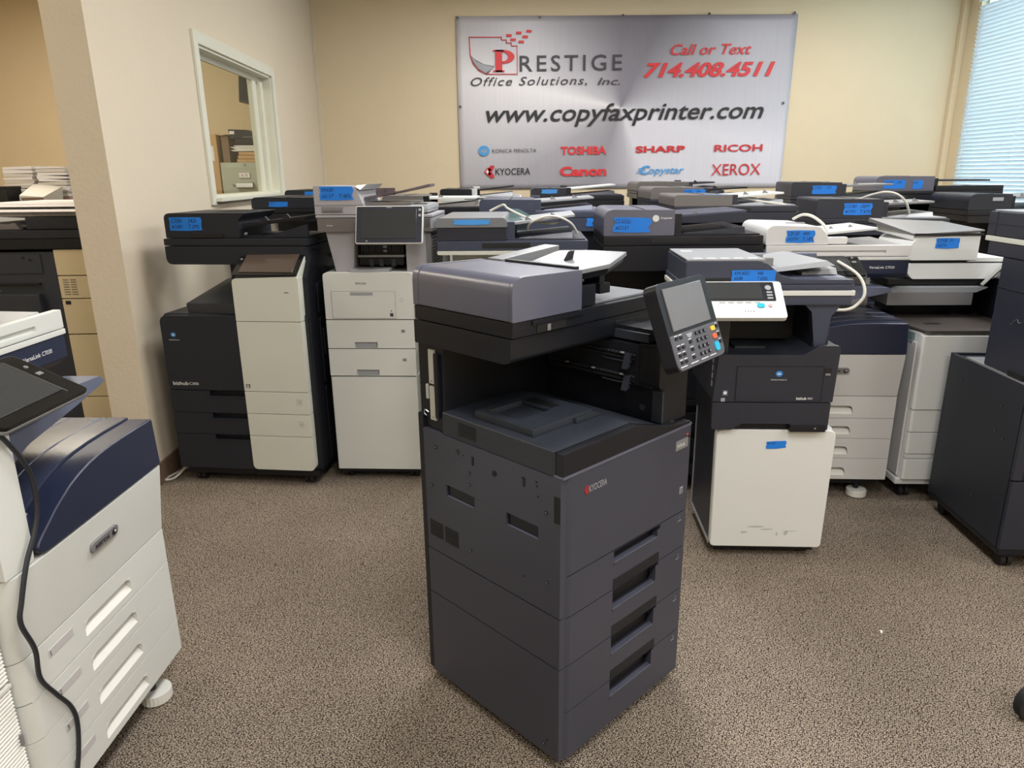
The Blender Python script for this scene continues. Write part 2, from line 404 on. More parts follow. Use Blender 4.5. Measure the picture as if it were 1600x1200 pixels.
def poly_flat(pts3, m, parent, name, thick=0.0008, n=(0, -1, 0)):
    """thin decal polygon from 3D points, thickness along n"""
    b = bmesh.new(); n = Vector(n) * thick
    a = [b.verts.new(Vector(p)) for p in pts3]; c = [b.verts.new(Vector(p) + n) for p in pts3]
    b.faces.new(a[::-1]); b.faces.new(c); k = len(a)
    for i in range(k): b.faces.new((a[i], a[(i + 1) % k], c[(i + 1) % k], c[i]))
    bmesh.ops.recalc_face_normals(b, faces=b.faces[:])
    me = bpy.data.meshes.new(name); b.to_mesh(me); b.free(); me.materials.append(M[m])
    o = bpy.data.objects.new(name, me); COL.objects.link(o); o.parent = parent
    return o

def tape(root, x, z, w, h, y, lines=(), top=False, m='tape', tilt=0.0, torn=0.006, ax='front'):
    """strip of blue masking tape with marker writing, on a front face (plane y) or on top (plane z given as y)"""
    pts = [(0, 0), (w * .5, -.002), (w, .001), (w - torn, h * .35), (w + torn * .3, h * .7), (w - torn * .5, h), (w * .4, h + .001), (0, h), (torn * .7, h * .6), (-torn * .2, h * .3)]
    def mp(a, b, off=0.0):
        ca, sa = cos(tilt), sin(tilt); a, b = a * ca - b * sa, a * sa + b * ca
        return (x + a, y - off, z + b) if not top else (x + a, z + b, y + off)
    nrm = (0, -1, 0) if not top else (0, 0, 1)
    t = poly_flat([mp(*p) for p in pts], m, root, 'tape_label', 0.0012, nrm)
    U = Vector(mp(1, 0)) - Vector(mp(0, 0)); V = Vector(mp(0, 1)) - Vector(mp(0, 0))
    for i, ln in enumerate(lines):
        if not ln: continue
        hh = h * .3; zz = h * (.6 - .46 * i)
        segs = ln if isinstance(ln, (list, tuple)) else [ln]
        for k, sg in enumerate(segs):
            if not sg: continue
            text(sg, t, 'ink', mp(w * (.06 + .52 * k), zz, 0.0016), U, V, h=hh, w=min(w * .4, len(sg) * hh * .62), shear=.25, wave=.05, name='handwriting')
    return t

def caster(root, x, y, zt=0.06, m='black', rad=0.026):
    c = MB(); c.box(x - .022, x + .022, y - .02, y + .02, zt - .02, zt, .004); c.build('caster', m, root)
    w = MB(); w.cyl((x - .012, y + .008, rad), 'x', rad, .018, 18, bev=.003); w.cyl((x + .012, y + .008, rad), 'x', rad, .018, 18, bev=.003); w.build('caster', 'rubber', root)

def vents(root, x0, x1, z0, z1, n, y, m='deep', axis='y', name='vent_slot'):
    """n horizontal dark slots, as one stuff-free set of individual meshes"""
    for i in range(n):
        z = z0 + (z1 - z0) * (i + .5) / n; t = (z1 - z0) / n * .28
        b = MB()
        if axis == 'y': b.box(x0, x1, y - .0012, y + .004, z - t, z + t, 0)
        elif axis == '-x': b.box(y - .0012, y + .004, x0, x1, z - t, z + t, 0)
        b.build(name, m, root)

def touch_panel(root, x, y, z, w, h, tilt, yaw=0.0, thick=0.03, body='black', bezel=None, screen='screen', scr=(.1, .9, .12, .9), rad=.012, keys=None, lab=None, bez_in=.003):
    """panel: lower-left corner at x,y,z; w wide, h tall, leaning back by tilt"""
    U = Vector((cos(yaw), sin(yaw), 0)); B = Vector((-sin(yaw), cos(yaw), 0)); V = B * sin(tilt) + Vector((0, 0, cos(tilt))); N = U.cross(V)
    T = Matrix((U, -N, V)).transposed().to_4x4(); T.translation = (x, y, z)
    # local: x along width, y = depth (away from viewer), z up along panel
    b = MB(T); b.rrect(0, w, 0, thick, 0, h, rad, .003, 'y'); o = b.build('control_panel', body, root)
    if bezel:
        b = MB(T); b.rrect(bez_in, w - bez_in, -.0015, .002, bez_in, h - bez_in, max(rad - bez_in, .002), .0, 'y'); b.build('bezel', bezel, o)
    b = MB(T); b.box(w * scr[0], w * scr[1], -.003, .002, h * scr[2], h * scr[3], .0008, 1); b.build('screen', screen, o)
    return o, T

# ------------------------------------------------------------------ room
XL_, XR_, YB, YF, TH = -1.58, 4.38, 7.07, -2.6, 0.165
b = MB(); b.box(-4.7, 4.5, YF - .1, YB + .1, -.05, 0, 0); fl = struct(b.build('floor', 'carpet'))
b = MB(); b.box(-4.8, 4.5, YF - .1, YB + .1, CEIL, CEIL + .05, 0); struct(b.build('ceiling', 'ceiling'))
b = MB(); b.box(XL_ - TH, XR_ + .12, YB, YB + .1, 0, CEIL, 0); struct(b.build('wall_back', 'wall'))
b = MB(); b.box(-4.75, XL_ - TH, YB, YB + .1, 0, CEIL, 0); struct(b.build('wall_back_left', 'wall'))
b = MB(); b.box(-4.75, -4.67, YF, YB, 0, CEIL, 0); struct(b.build('wall_far_left', 'wall'))
b = MB(); b.box(-4.75, XR_ + .12, YF - .1, YF, 0, CEIL, 0); struct(b.build('wall_front', 'wall'))
# left partition with window opening
WY0, WY1, WZ0, WZ1 = 4.25, 5.60, 1.27, 2.08
b = MB(); b.box(XL_ - TH, XL_, 3.12, WY0, 0, CEIL, 0); b.box(XL_ - TH, XL_, WY1, YB, 0, CEIL, 0)
b.box(XL_ - TH, XL_, WY0, WY1, 0, WZ0, 0); b.box(XL_ - TH, XL_, WY0, WY1, WZ1, CEIL, 0); struct(b.build('wall_left', 'wall_l'))
b = MB(); b.box(XL_, XL_ + .012, 3.12, YB, 0, .10, .003); b.box(XL_ - TH, XL_ + .012, 3.108, 3.12, 0, .10, .003); struct(b.build('baseboard_left', 'baseboard'))
b = MB(); b.box(XL_ + .012, XR_, YB - .012, YB, 0, .10, .003); struct(b.build('baseboard_back', 'baseboard'))
# interior window: casing, sliding sashes
b = MB()
cw = .062
b.box(XL_, XL_ + .016, WY0 - cw, WY0, WZ0 - cw * .6, WZ1 + cw, .004); b.box(XL_, XL_ + .016, WY1, WY1 + cw, WZ0 - cw * .6, WZ1 + cw, .004)
b.box(XL_, XL_ + .016, WY0, WY1, WZ1, WZ1 + cw, .004); b.box(XL_, XL_ + .05, WY0 - .02, WY1 + .02, WZ0 - .02, WZ0, .004)
w1 = struct(b.build('window_1', 'trim'))
b = MB(); g = XL_ - .09
b.box(XL_ - TH, XL_, WY0, WY0 + .014, WZ0, WZ1, .002); b.box(XL_ - TH, XL_, WY1 - .014, WY1, WZ0, WZ1, .002)
b.box(XL_ - TH, XL_, WY0, WY1, WZ1 - .014, WZ1, .002); b.box(XL_ - TH, XL_, WY0, WY1, WZ0, WZ0 + .012, .002); b.build('window_jamb', 'trim', w1)
b = MB(); b.box(g, g + .02, WY0 + .014, WY1 - .014, WZ1 - .045, WZ1 - .014, .002); b.box(g, g + .02, WY1 - .20, WY1 - .12, WZ0 + .012, WZ1 - .045, .003)
b.box(g + .024, g + .044, WY1 - .105, WY1 - .05, WZ0 + .012, WZ1 - .045, .003); b.build('sash', 'trim', w1)
b = MB(); b.box(g + .008, g + .012, WY0 + .014, WY1 - .20, WZ0 + .012, WZ1 - .045, 0); b.build('window_pane', 'glass', w1)
# right wall with large window and blinds
RY0, RY1, RZ0, RZ1 = 2.2, 6.86, .9, 2.86
b = MB(); b.box(XR_, XR_ + .12, RY1, YB, 0, CEIL, 0); b.box(XR_, XR_ + .12, YF, RY0, 0, CEIL, 0)
b.box(XR_, XR_ + .12, RY0, RY1, 0, RZ0, 0); b.box(XR_, XR_ + .12, RY0, RY1, RZ1, CEIL, 0); struct(b.build('wall_right', 'wall'))
b = MB(); b.box(4.325, XR_, YB - .05, YB, 0, CEIL, .006); struct(b.build('trim_1', 'wall'))
b = MB(); b.box(XL_, XL_ + .028, YB - .028, YB, 0, CEIL, .004); struct(b.build('trim_2', 'wall_l'))
b = MB()
for (a0, a1) in ((RY1 - .03, RY1), (RY0, RY0 + .03), (4.5, 4.54)): b.box(XR_ + .05, XR_ + .09, a0, a1, RZ0, RZ1, .002)
b.box(XR_ + .05, XR_ + .09, RY0, RY1, RZ0, RZ0 + .03, .002); b.box(XR_ + .05, XR_ + .09, RY0, RY1, RZ1 - .03, RZ1, .002); w2 = struct(b.build('window_2', 'trim'))
b = MB(); b.box(XR_ + .068, XR_ + .072, RY0 + .03, RY1 - .03, RZ0 + .03, RZ1 - .03, 0); b.build('window_pane', 'glass', w2)
bl = thing('venetian_blind', 'white horizontal blind over the window in the right wall', 'blind', (XR_ - .02, RY1 - .02, 1.0))
sp = .0335; tl = radians(52)
sl = MB(Matrix.Rotation(tl, 4, 'Y'))
sl.box(-.0195, .0195, -4.5, 0, -.0006, .0006, 0)
s0 = sl.build('slat', 'blind', bl); ns = int(1.76 / sp)
for i in range(ns):
    s_ = s0 if i == 0 else s0.copy()
    if i: COL.objects.link(s_)
    s_.location = (0, 0, .04 + i * sp)
b = MB(); b.box(-.022, .018, -4.5, 0, 1.80, 1.85, .003); b.build('head_rail', 'blind', bl)
for yy in (-.09, -.75, -1.6, -2.6, -3.6, -4.4):
    b = MB(); b.tube([(-.022, yy, .02), (-.022, yy, 1.8)], .0016, 6, 1); b.build('ladder_cord', 'blind', bl)

for (lx, ly) in LAMPS:
    where = ('over the room beyond the partition' if lx < 0 else 'over the left half of the room' if lx < 1 else 'over the window half of the room')
    deep_ = ('nearest the back wall' if ly > 5 else 'second from the back wall' if ly > 2.5 else 'level with the photographer' if ly > 0 else 'behind the photographer')
    t = thing('ceiling_light', 'ceiling panel %s, %s' % (where, deep_), 'ceiling light', (lx, ly, CEIL), group='ceiling panels')
    b = MB(); b.panel(-.31, .31, -.61, .61, 0, .02, [(-.28, .28, -.58, .58, .012)], 0)
    o = b.build('frame', 'trim', t); o.rotation_euler = (radians(90), 0, 0); o.location = (0, 0, -.022)
    b = MB(); b.box(-.28, .28, -.58, .58, -.014, -.011, 0); b.build('diffuser', 'lamp_panel', t)

# ------------------------------------------------------------------ banner
bx, bz = -0.288, 1.25
bw, bh = 3.11, 1.50
ban = thing('banner', 'large silver vinyl banner with shop name, phone number and maker logos on the back wall', 'banner', (bx, YB - .012, bz))
def bxz(x, z): return (x, z)
b = bmesh.new(); NX, NZ = 60, 30; gv = []
for i in range(NX + 1):
    row = []
    for j in range(NZ + 1):
        s, t = i / NX, j / NZ
        x = s * (bw - .02 * (1 - t)); z = t * (bh + .004 * s) - .01 * (1 - t) * s
        yy = -.0015 * (1 + sin(s * 23 + t * 3)) - .004 * max(0, sin(s * pi * 4 - .6)) * t ** 6 * (1 + s)
        row.append(b.verts.new((x, yy, z)))
    gv.append(row)
for i in range(NX):
    for j in range(NZ): b.faces.new((gv[i][j], gv[i + 1][j], gv[i + 1][j + 1], gv[i][j + 1]))
me = bpy.data.meshes.new('sheet'); b.to_mesh(me); b.free()
for p in me.polygons: p.use_smooth = True
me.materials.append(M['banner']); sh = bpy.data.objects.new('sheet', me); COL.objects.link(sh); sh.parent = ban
md = sh.modifiers.new('s', 'SOLIDIFY'); md.thickness = .001
# grommets
for (gx, gz) in [(.018, 1.486), (.757, 1.488), (1.509, 1.498), (2.293, 1.508), (3.072, 1.512), (.02, .74), (3.042, .75)]:
    b = MB(); b.cyl((gx, -.010, gz), 'y', .014, .004, 18, bev=.001); g_ = b.build('grommet', 'mid_grey', ban)
    b = MB(); b.cyl((gx, -.013, gz), 'y', .006, .003, 12); b.build('grommet_hole', 'deep', g_)
TY = -.0135
SLOPE = Vector((1, 0, .006)).normalized()
def bt(s, m, x, z, w, h, **k): return text(s, ban, m, (x, TY, z), SLOPE, Z_, w=w, h=h, **k)
bt('RESTIGE', 'print_dark', .573, 1.036, .94, .136, space=1.25, bold=.006)
bt('Office Solutions,', 'print_dark', .124, .905, 1.07, .085, shear=.3, space=1.15, bold=.003)
bt('Inc.', 'print_dark', 1.29, .918, .21, .062, shear=.3, bold=.003)
bt('www.copyfaxprinter.com', 'print_black', .257, .553, 2.606, .201, shear=.28, bold=.012)
bt('Call or Text', 'print_red', 1.957, 1.166, .746, .092, shear=.3, bold=.012)
bt('714.408.4511', 'print_red', 1.715, .975, 1.22, .128, shear=.3, bold=.035)
bt('KONICA MINOLTA', 'print_dark', .31, .332, .416, .032)
bt('KYOCERA', 'print_black', .337, .131, .33, .06, bold=.008)
bt('TOSHIBA', 'print_red', .955, .307, .435, .075, bold=.04)
bt('Canon', 'print_red', .949, .111, .446, .09, bold=.045)
bt('SHARP', 'print_red_deep', 1.666, .318, .473, .06, bold=.035)
bt('RICOH', 'print_red_deep', 2.42, .32, .461, .064, bold=.02)
bt('opystar', 'print_blue', 1.80, .105, .34, .075, shear=.25, bold=.012)
bt('C', 'print_blue', 1.715, .118, .10, .085, shear=.25, bold=.03)
bt('XEROX', 'print_red_deep', 2.405, .104, .474, .105)
# serif initial P, built from strokes
def ring_arc(cx, cz, r0x, r0z, r1x, r1z, a0, a1, n=16):
    o = [(cx + r0x * cos(radians(a0 + (a1 - a0) * k / n)), cz + r0z * sin(radians(a0 + (a1 - a0) * k / n))) for k in range(n + 1)]
    i = [(cx + r1x * cos(radians(a0 + (a1 - a0) * k / n)), cz + r1z * sin(radians(a0 + (a1 - a0) * k / n))) for k in range(n + 1)]
    return o + i[::-1]
b = MB()
def bpoly(b, pts, y0=-.0150, y1=-.0138): b.prism(pts, 'y', y0, y1)
bpoly(b, [(.352, 1.036), (.415, 1.036), (.415, 1.22), (.352, 1.22)])
bpoly(b, [(.333, 1.036), (.436, 1.036), (.436, 1.049), (.333, 1.049)]); bpoly(b, [(.333, 1.207), (.425, 1.207), (.425, 1.22), (.333, 1.22)])
bpoly(b, ring_arc(.425, 1.163, .103, .057, .042, .038, -90, 90)); bpoly(b, [(.413, 1.106), (.428, 1.106), (.428, 1.125), (.413, 1.125)]); bpoly(b, [(.413, 1.201), (.428, 1.201), (.428, 1.22), (.413, 1.22)])
b.build('initial_letter', 'print_red', ban)
# shield outline with stepped corner, curled page and squares
out = [(.12, 1.327), (.41, 1.326), (.41, 1.303), (.455, 1.303), (.455, 1.277), (.50, 1.277), (.50, 1.252), (.552, 1.252), (.552, 1.016), (.27, 1.018), (.20, 1.05), (.15, 1.11), (.126, 1.18)]
b = MB(); n_ = len(out); cx, cz = .34, 1.18
for i in range(n_):
    p, q = Vector(out[i]), Vector(out[(i + 1) % n_]); d = (q - p).normalized(); nn = Vector((-d.y, d.x)) * .0035
    bpoly(b, [tuple(p - nn - d * .003), tuple(q - nn + d * .003), tuple(q + nn + d * .003), tuple(p + nn - d * .003)], -.0146, -.0136)
b.build('shield_outline', 'print_red_deep', ban)
b = MB(); bpoly(b, [(.124, 1.18), (.17, 1.14), (.25, 1.10), (.345, 1.085), (.31, 1.052), (.285, 1.02), (.27, 1.02), (.20, 1.052), (.15, 1.11)], -.0141, -.0132); b.build('page_curl', 'print_grey', ban)
b = MB(); bpoly(b, [(.135, 1.165), (.18, 1.125), (.25, 1.095), (.335, 1.08), (.30, 1.05), (.262, 1.028), (.20, 1.062), (.16, 1.11)], -.0150, -.0142); b.build('page_curl', 'light_grey', ban)
for (sx, sz) in [(.478, 1.339), (.566, 1.36), (.659, 1.373), (.515, 1.304), (.624, 1.327), (.589, 1.286)]:
    b = MB(); bpoly(b, [(sx - .026, sz - .010), (sx + .024, sz - .012), (sx + .028, sz + .010), (sx - .022, sz + .012)], -.0146, -.0136); b.build('square', 'print_red', ban)
def konica_mark(root, O, U, V, rad, m='logo_blue', m2='print_white', name='emblem'):
    O, U, V = Vector(O), Vector(U).normalized(), Vector(V).normalized(); N = U.cross(V)
    def disc(rx, rz, off, mm, par, cz=0):
        me = bpy.data.meshes.new(name); co = [O + U * rx * cos(2 * pi * k / 28) + V * (rz * sin(2 * pi * k / 28) + cz) + N * off for k in range(28)]
        me.from_pydata(co, [], [list(range(28))]); me.materials.append(M[mm]); o = bpy.data.objects.new(name, me); COL.objects.link(o); o.parent = par; return o
    a = disc(rad, rad * .88, .0008, m, root)
    disc(rad * .55, rad * .34, .0014, m2, a); disc(rad * .36, rad * .12, .0018, m, a, rad * .08)
konica_mark(ban, (.232, TY, .35), X_, Z_, .053, 'print_blue', 'light_grey')
b = MB()
bpoly(b, [(.29, .104), (.326, .104), (.326, .122), (.30, .16), (.326, .20), (.326, .217), (.29, .217), (.27, .19), (.27, .13)]); b.build('emblem', 'print_red_deep', ban)
b = MB(); bpoly(b, [(.229, .16), (.265, .20), (.30, .182), (.28, .16), (.30, .14), (.265, .122)]); b.build('emblem', 'print_red', ban)
b = MB(); bpoly(b, [(.245, .16), (.262, .18), (.275, .16), (.262, .142)], -.0156, -.0151); b.build('emblem', 'print_white', ban)
b = MB()
for k in range(3): bpoly(b, [(1.674 + .012 * k, .128 + .022 * k), (1.77, .150 + .014 * k), (1.77, .156 + .014 * k), (1.68 + .012 * k, .134 + .022 * k)])
b.build('emblem', 'print_blue', ban)

# ------------------------------------------------------------------ main charcoal copier
def main_copier():
    W, D = .494, .478
    t = thing('copier', 'tall charcoal copier standing alone in the middle of the carpet', 'copier', (.139, 1.366, 0), 42.5)
    b = MB(); b.box(.006, W - .006, .035, D - .002, .05, .762, .003); b.build('body', 'black', t)
    b = MB(); b.box(.02, W - .02, .03, D - .01, .022, .052, .004); b.build('base', 'black', t)
    for cx, cy in ((.05, .06), (W - .05, .06), (.05, D - .05), (W - .05, D - .05)): caster(t, cx, cy, .04, rad=.014)
    # left side panels: local (a,depth,z) -> (depth, a, z)
    TL = Matrix(((0, 1, 0, 0), (1, 0, 0, 0), (0, 0, 1, 0), (0, 0, 0, 1)))
    b = MB(TL); b.panel(.004, D, .425, .763, 0, .03, [(.284, .392, .60, .631, .028), (.070, .172, .60, .631, .028)], .0015); sp_ = b.build('side_panel', 'gunmetal', t)
    b = MB(TL); b.panel(.172, .284, .599, .632, -.0005, .002, [(.174, .282, .601, .630, .0012)], 0); b.build('grip_centre', 'gunmetal', sp_)
    b = MB(TL); b.hexa([(.070, .001, .600), (.392, .001, .600), (.392, .027, .600), (.070, .027, .600), (.070, .0265, .603), (.392, .0265, .603), (.392, .027, .612), (.070, .027, .612)], 0)
    b.build('grip_lip', 'gunmetal_lid', sp_)
    for y0_, y1_ in ((.412, .465), (.350, .403)): vents(sp_, y0_, y1_, .466, .512, 8, 0, 'deep', '-x')
    for (yy, zz, rr) in [(.428, .722, .003), (.45, .612, .003), (.30, .69, .0028), (.30, .66, .0028), (.303, .48, .0028), (.045, .675, .003), (.042, .505, .003), (.345, .735, .0012), (.338, .74, .0012), (.338, .735, .0012), (.338, .73, .0012), (.32, .73, .0012), (.118, .735, .0014), (.075, .738, .0014), (.073, .729, .0014), (.07, .705, .0014), (.113, .49, .0015), (.355, .50, .0012), (.05, .06, .003), (.04, .075, .0016)]:
        b = MB(); b.cyl((-.0006, yy, zz), '-x' if False else 'x', rr * 1.5, .002, 12); q = b.build('screw_hole', 'deep', sp_)
        if rr > .0025:
            b = MB(); b.cyl((-.0012, yy, zz), 'x', rr * .7, .002, 10); b.build('screw', 'mid_grey', q)
    b = MB(); b.cyl((-.0006, .21, .717), 'x', .007, .002, 16); b.build('screw_hole', 'deep', sp_)
    for yy in (.286, .1135): b = MB(); b.box(-.0012, .003, yy - .003, yy + .003, .715, .737, 0); b.build('slot', 'deep', sp_)
    b = MB(TL); b.panel(.004, D, .291, .422, 0, .03, (), .0015); b.build('side_panel', 'gunmetal', t)
    b = MB(TL); b.panel(.004, D, .032, .288, 0, .03, (), .0015); b.build('side_panel', 'gunmetal', t)
    b = MB(); b.box(W - .012, W, .035, D, .035, .76, .003); b.build('side_panel', 'gunmetal', t)
    b = MB(); b.box(.002, W, D + .001, D + .022, .035, .80, .004); b.build('rear_cover', 'black', t)
    # front: door and four drawers, left vertical corner rounded
    def front(name, z0, z1, hx=None, hz=None, depth=.035, mt='gunmetal'):
        b = MB(); holes = [(hx[0], hx[1], hz[0], hz[1], depth)] if hx else []
        b.prism([(.032, .032)] + [(.032 - .030 * sin(a), .030 - .030 * cos(a)) for a in [k * pi / 2 / 7 for k in range(8)]] + [(.002, .032)], 'z', z0, z1)
        b.panel(.032, W - .002, z0, z1, 0, .032, holes, .0012)
        return b.build(name, mt, t)
    HX = (.186, .375)
    fd = front('front_door', .528, .764)
    b = MB(); b.box(-.0012, .006, .006, .022, .660, .722, .0005); b.build('latch_slot', 'deep', fd)
    b = MB(); b.rrect(.002, W, -.0015, .03, .7635, .770, .004, .001); b.build('door_edge_highlight', 'gunmetal_lid', fd)  # lighter strip colours in the highlight along the door's top edge
    # drawers: pocket spans over the line; handle lip
    zs = [(.422, .525, .485, .5249), (.293, .419, .357, .4189), (.164, .290, .230, .2899), (.030, .161, .103, .1609)]
    for (z0, z1, h0, h1) in zs:
        d = front('drawer', z0, z1, HX, (h0, h1), .030)
        b = MB(); b.prism(fillet([(-.001, h0), (.028, h0), (.028, h0 + .004), (.012, h0 + .012), (-.001, h0 + .009)], .0015), 'x', HX[0] + .001, HX[1] - .001); b.prism([(-.0008, h0 + .009), (.022, h0 + .009), (-.0008, h0 + (.055 if z0 < .4 else .03))], 'x', HX[1] - .012, HX[1] - .001); b.build('handle', 'gunmetal', d)
        b = MB(); b.box(HX[0] + .001, HX[1] - .001, .024, .0295, h0 + .005, h1 - .001, .0005); b.build('pocket', 'deep', d)
        if z0 > .1:
            b = MB(); b.box(HX[0], HX[1], -.001, .004, z0 + .0, z0 + .026, .001); b.build('lower_recess', 'black', d)
    for i, zt in enumerate((.508, .395, .268, .143)):
        text(str(i + 1), t, 'light_grey', (.462, -.0008, zt), X_, Z_, h=.009)
        b = MB(); b.box(.456, .472, -.0006, .001, zt - .006, zt - .005, 0); b.build('mark', 'light_grey', t)
    b = MB(); b.box(.455, .469, -.0012, .001, .581, .600, .0005); q = b.build('sticker', 'light_grey', fd)
    for k in range(3):
        b = MB(); b.box(.458, .466, -.002, -.001, .584 + .005 * k, .586 + .005 * k, 0); b.build('mark', 'print_dark', q)
    text('KYOCERA', fd, 'light_grey', (.088, -.0008, .709), X_, Z_, h=.016, w=.062, bold=.01)
    b = MB(); b.prism([(.072, .717), (.078, .727), (.085, .727), (.085, .707), (.078, .707)], 'y', -.0012, .001); b.build('emblem', 'logo_red', fd)
    b = MB(); b.box(.425, .480, -.0012, .001, .708, .734, .0005); q = b.build('badge', 'mid_grey', fd)
    text('TASKalfa', q, 'print_white', (.428, -.0018, .716), X_, Z_, h=.009, w=.036)
    b = MB(); b.cyl((.474, -.0015, .742), 'y', .0028, .002, 10); b.build('lamp_dot', 'orange', fd)
    b = MB(); b.cyl((.483, -.0015, .735), 'y', .0035, .002, 10); b.build('lamp_dot', 'deep', fd)
    # black lid over the door: face and gently falling right end
    b = MB(); b.prism(fillet([(.002, .7705), (.487, .7705), (.487, .776), (.40, .783), (.285, .815), (.26, .822), (.002, .822)], [0, 0, 0, .04, .04, .03, .004]), 'y', -.001, .02, .004)
    b.build('exit_cover', 'black', t)
    b = MB(); b.prism(fillet([(.002, .764), (.375, .764), (.375, .79), (.285, .815), (.26, .822), (.002, .822)], [0, 0, .02, .04, .03, .004]), 'y', .022, .40, .003)
    tr = b.build('exit_tray', 'black_tex', t)
    vents(tr, .275, .338, .776, .812, 6, .002, 'deep', '-x')
    # raised paper stop with a sunken well
    b = MB(Matrix.Translation((0, 0, .8225)) @ Matrix.Rotation(radians(-90), 4, 'X'))
    b.panel(.03, .235, .115, .31, -.018, .018, [(.055, .165, .185, .285, .013)], .003); b.build('paper_stop', 'black_tex', tr)
    b = MB(); b.prism([(.165, .836), (.235, .836), (.262, .8225), (.165, .8225)], 'y', .105, .315, .002); b.build('ramp', 'black_tex', tr)
    b = MB(); b.box(.17, .20, .19, .28, .8405, .8415, 0); b.build('slot', 'deep', tr)
    b = MB(); b.box(.0, .262, .0205, .0225, .818, .8228, 0); b.build('seam', 'deep', tr)
    # rear column left with ivory plates, cavity back wall
    b = MB(); b.box(.012, .40, .40, D + .02, .765, .985, .003); b.build('rear_column', 'black', t)
    b = MB(); b.box(.003, .012, .415, .428, .80, .965, .001); b.build('column_rail', 'black', t)
    for z0_, z1_ in ((.885, .972), (.79, .878)):
        b = MB(); b.box(.006, .014, .430, .452, z0_, z1_, .001); q = b.build('ivory_plate', 'zinc', t)
        b = MB(); b.cyl((.0055, .441, z0_ + .008), 'x', .0018, .002, 8); b.build('screw', 'mid_grey', q)
    b = MB(); b.box(.006, .014, .460, .467, .842, .880, .001); b.build('ivory_plate', 'zinc', t)
    b = MB(); b.tube([(.008, .462, .806), (.004, .47, .812), (.004, .474, .802), (.006, .468, .796)], .0016, 6); b.build('wire', 'steel', t)
    b = MB(); b.cyl((.012, .462, .818), 'x', .007, .006, 14); b.build('connector', 'deep', t)
    # bridge unit on the right with two paper exits facing left
    b = MB(); b.rrect(.385, .50, .02, .40, .783, .985, [.012, .012, .004, .004], .003); br = b.build('finisher_unit', 'black', t)
    b = MB(); b.rrect(.360, .392, .04, .38, .875, .985, .01, .004, 'y'); b.build('exit_housing', 'black', br)
    b = MB(); b.rrect(.358, .40, .012, .075, .880, .990, .014, .006, 'y'); b.build('exit_housing_end', 'black', br)
    b = MB(); b.box(.378, .386, .015, .045, .79, .87, .002); b.build('guide_rib', 'black_tex', br)
    for zz in (.955, .900):
        b = MB(); b.box(.352, .362, .085, .36, zz - .012, zz - .006, .001); b.build('exit_slot', 'deep', br)
        b = MB(); b.cyl((.357, .22, zz), 'y', .0035, .27, 10); rl = b.build('exit_roller', 'black_tex', br)
        for k in range(24):
            b = MB(); b.cyl((.357, .09 + k * .0113, zz), 'y', .0055, .003, 10); b.build('rib', 'deep', rl)
        for k, yy in enumerate((.12, .21, .30)):
            if zz > .93 and k == 1: continue
            b = MB(); b.box(.349, .354, yy - .005, yy + .005, zz + .001, zz + .005, .001); b.build('roller_tab', 'light_grey', br)
        b = MB(); b.hexa([(.352, .095, zz - .03), (.338, .095, zz - .034), (.338, .112, zz - .034), (.352, .112, zz - .03), (.356, .095, zz), (.350, .095, zz + .002), (.350, .112, zz + .002), (.356, .112, zz)], .001); b.build('paper_flag', 'black_tex', br)
        b = MB(); b.tube([(.35, .09, zz - .016), (.347, .14, zz - .017), (.352, .18, zz - .018)], .0018, 6); b.build('guide_wire', 'black_tex', br)
    b = MB(); b.box(.383, .387, .070, .085, .81, .825, .001); b.build('connector', 'black_tex', br)
    b = MB(); b.box(.36, .51, .05, .40, .990, 1.012, .003); sh_ = b.build('upper_shelf', 'black_tex', t)
    b = MB(); b.box(.46, .485, .10, .105, 1.0125, 1.0135, 0); b.build('slot', 'deep', sh_)
    b = MB(); b.box(.36, .52, .15, .42, 1.012, 1.03, .002); b.build('scanner_support', 'black', t)
    # scanner unit and document feeder
    b = MB(); b.prism(fillet([(.152, 1.042), (.152, .992), (.172, .984), (.495, .984), (.495, 1.042)], [.002, .014, .02, .004, .002]), 'x', .0, .54, .002); sc = b.build('scanner', 'black', t)
    b = MB(); b.box(.54, .545, .17, .47, .99, 1.03, .002); b.build('end_cap', 'black', sc)
    ad = MB(); ad.box(.002, .235, .147, .492, 1.044, 1.078, .003); ad.panel(.235, .535, 1.044, 1.078, .149, .02, [(.0, .0, 0, 0, 0)][:0], .002); ad.box(.235, .535, .165, .492, 1.044, 1.078, .002)
    a = ad.build('feeder_base', 'black', t)
    b = MB(); b.box(.075, .17, .1450, .150, 1.046, 1.066, .001); b.build('grip_recess', 'deep', a)
    b = MB(); b.box(.06, .228, .143, .152, 1.066, 1.0765, .001); b.build('grip_lip', 'black', a)
    b = MB(); b.box(.108, .118, .1435, .146, 1.047, 1.062, .001); b.build('hinge', 'mid_grey', a)
    b = MB(); b.prism(fillet([(.0, 1.0795), (.222, 1.0795), (.222, 1.170), (.0, 1.174)], [.004, .003, .003, .036]), 'y', .156, .470, .003); c = b.build('feeder_cover', 'gunmetal_lid', t)
    b = MB(); b.prism(fillet([(-.001, 1.079), (.223, 1.079), (.223, 1.171), (-.001, 1.175)], [.004, .003, .003, .036]), 'y', .144, .155, .002); b.build('cover_end', 'gunmetal_lid', c)
    b = MB(); b.prism(fillet([(-.001, 1.079), (.223, 1.079), (.223, 1.171), (-.001, 1.175)], [.004, .003, .003, .036]), 'y', .471, .492, .004); b.build('cover_end', 'gunmetal_lid', c)
    b = MB(); b.box(.223, .232, .16, .47, 1.079, 1.150, .002); b.build('inner_wall', 'black', c)
    b = MB(); b.box(.224, .255, .18, .20, 1.105, 1.155, .003); b.box(.224, .29, .158, .17, 1.08, 1.13, .003); b.build('tray_bracket', 'black', c)
    return t
kt = main_copier()
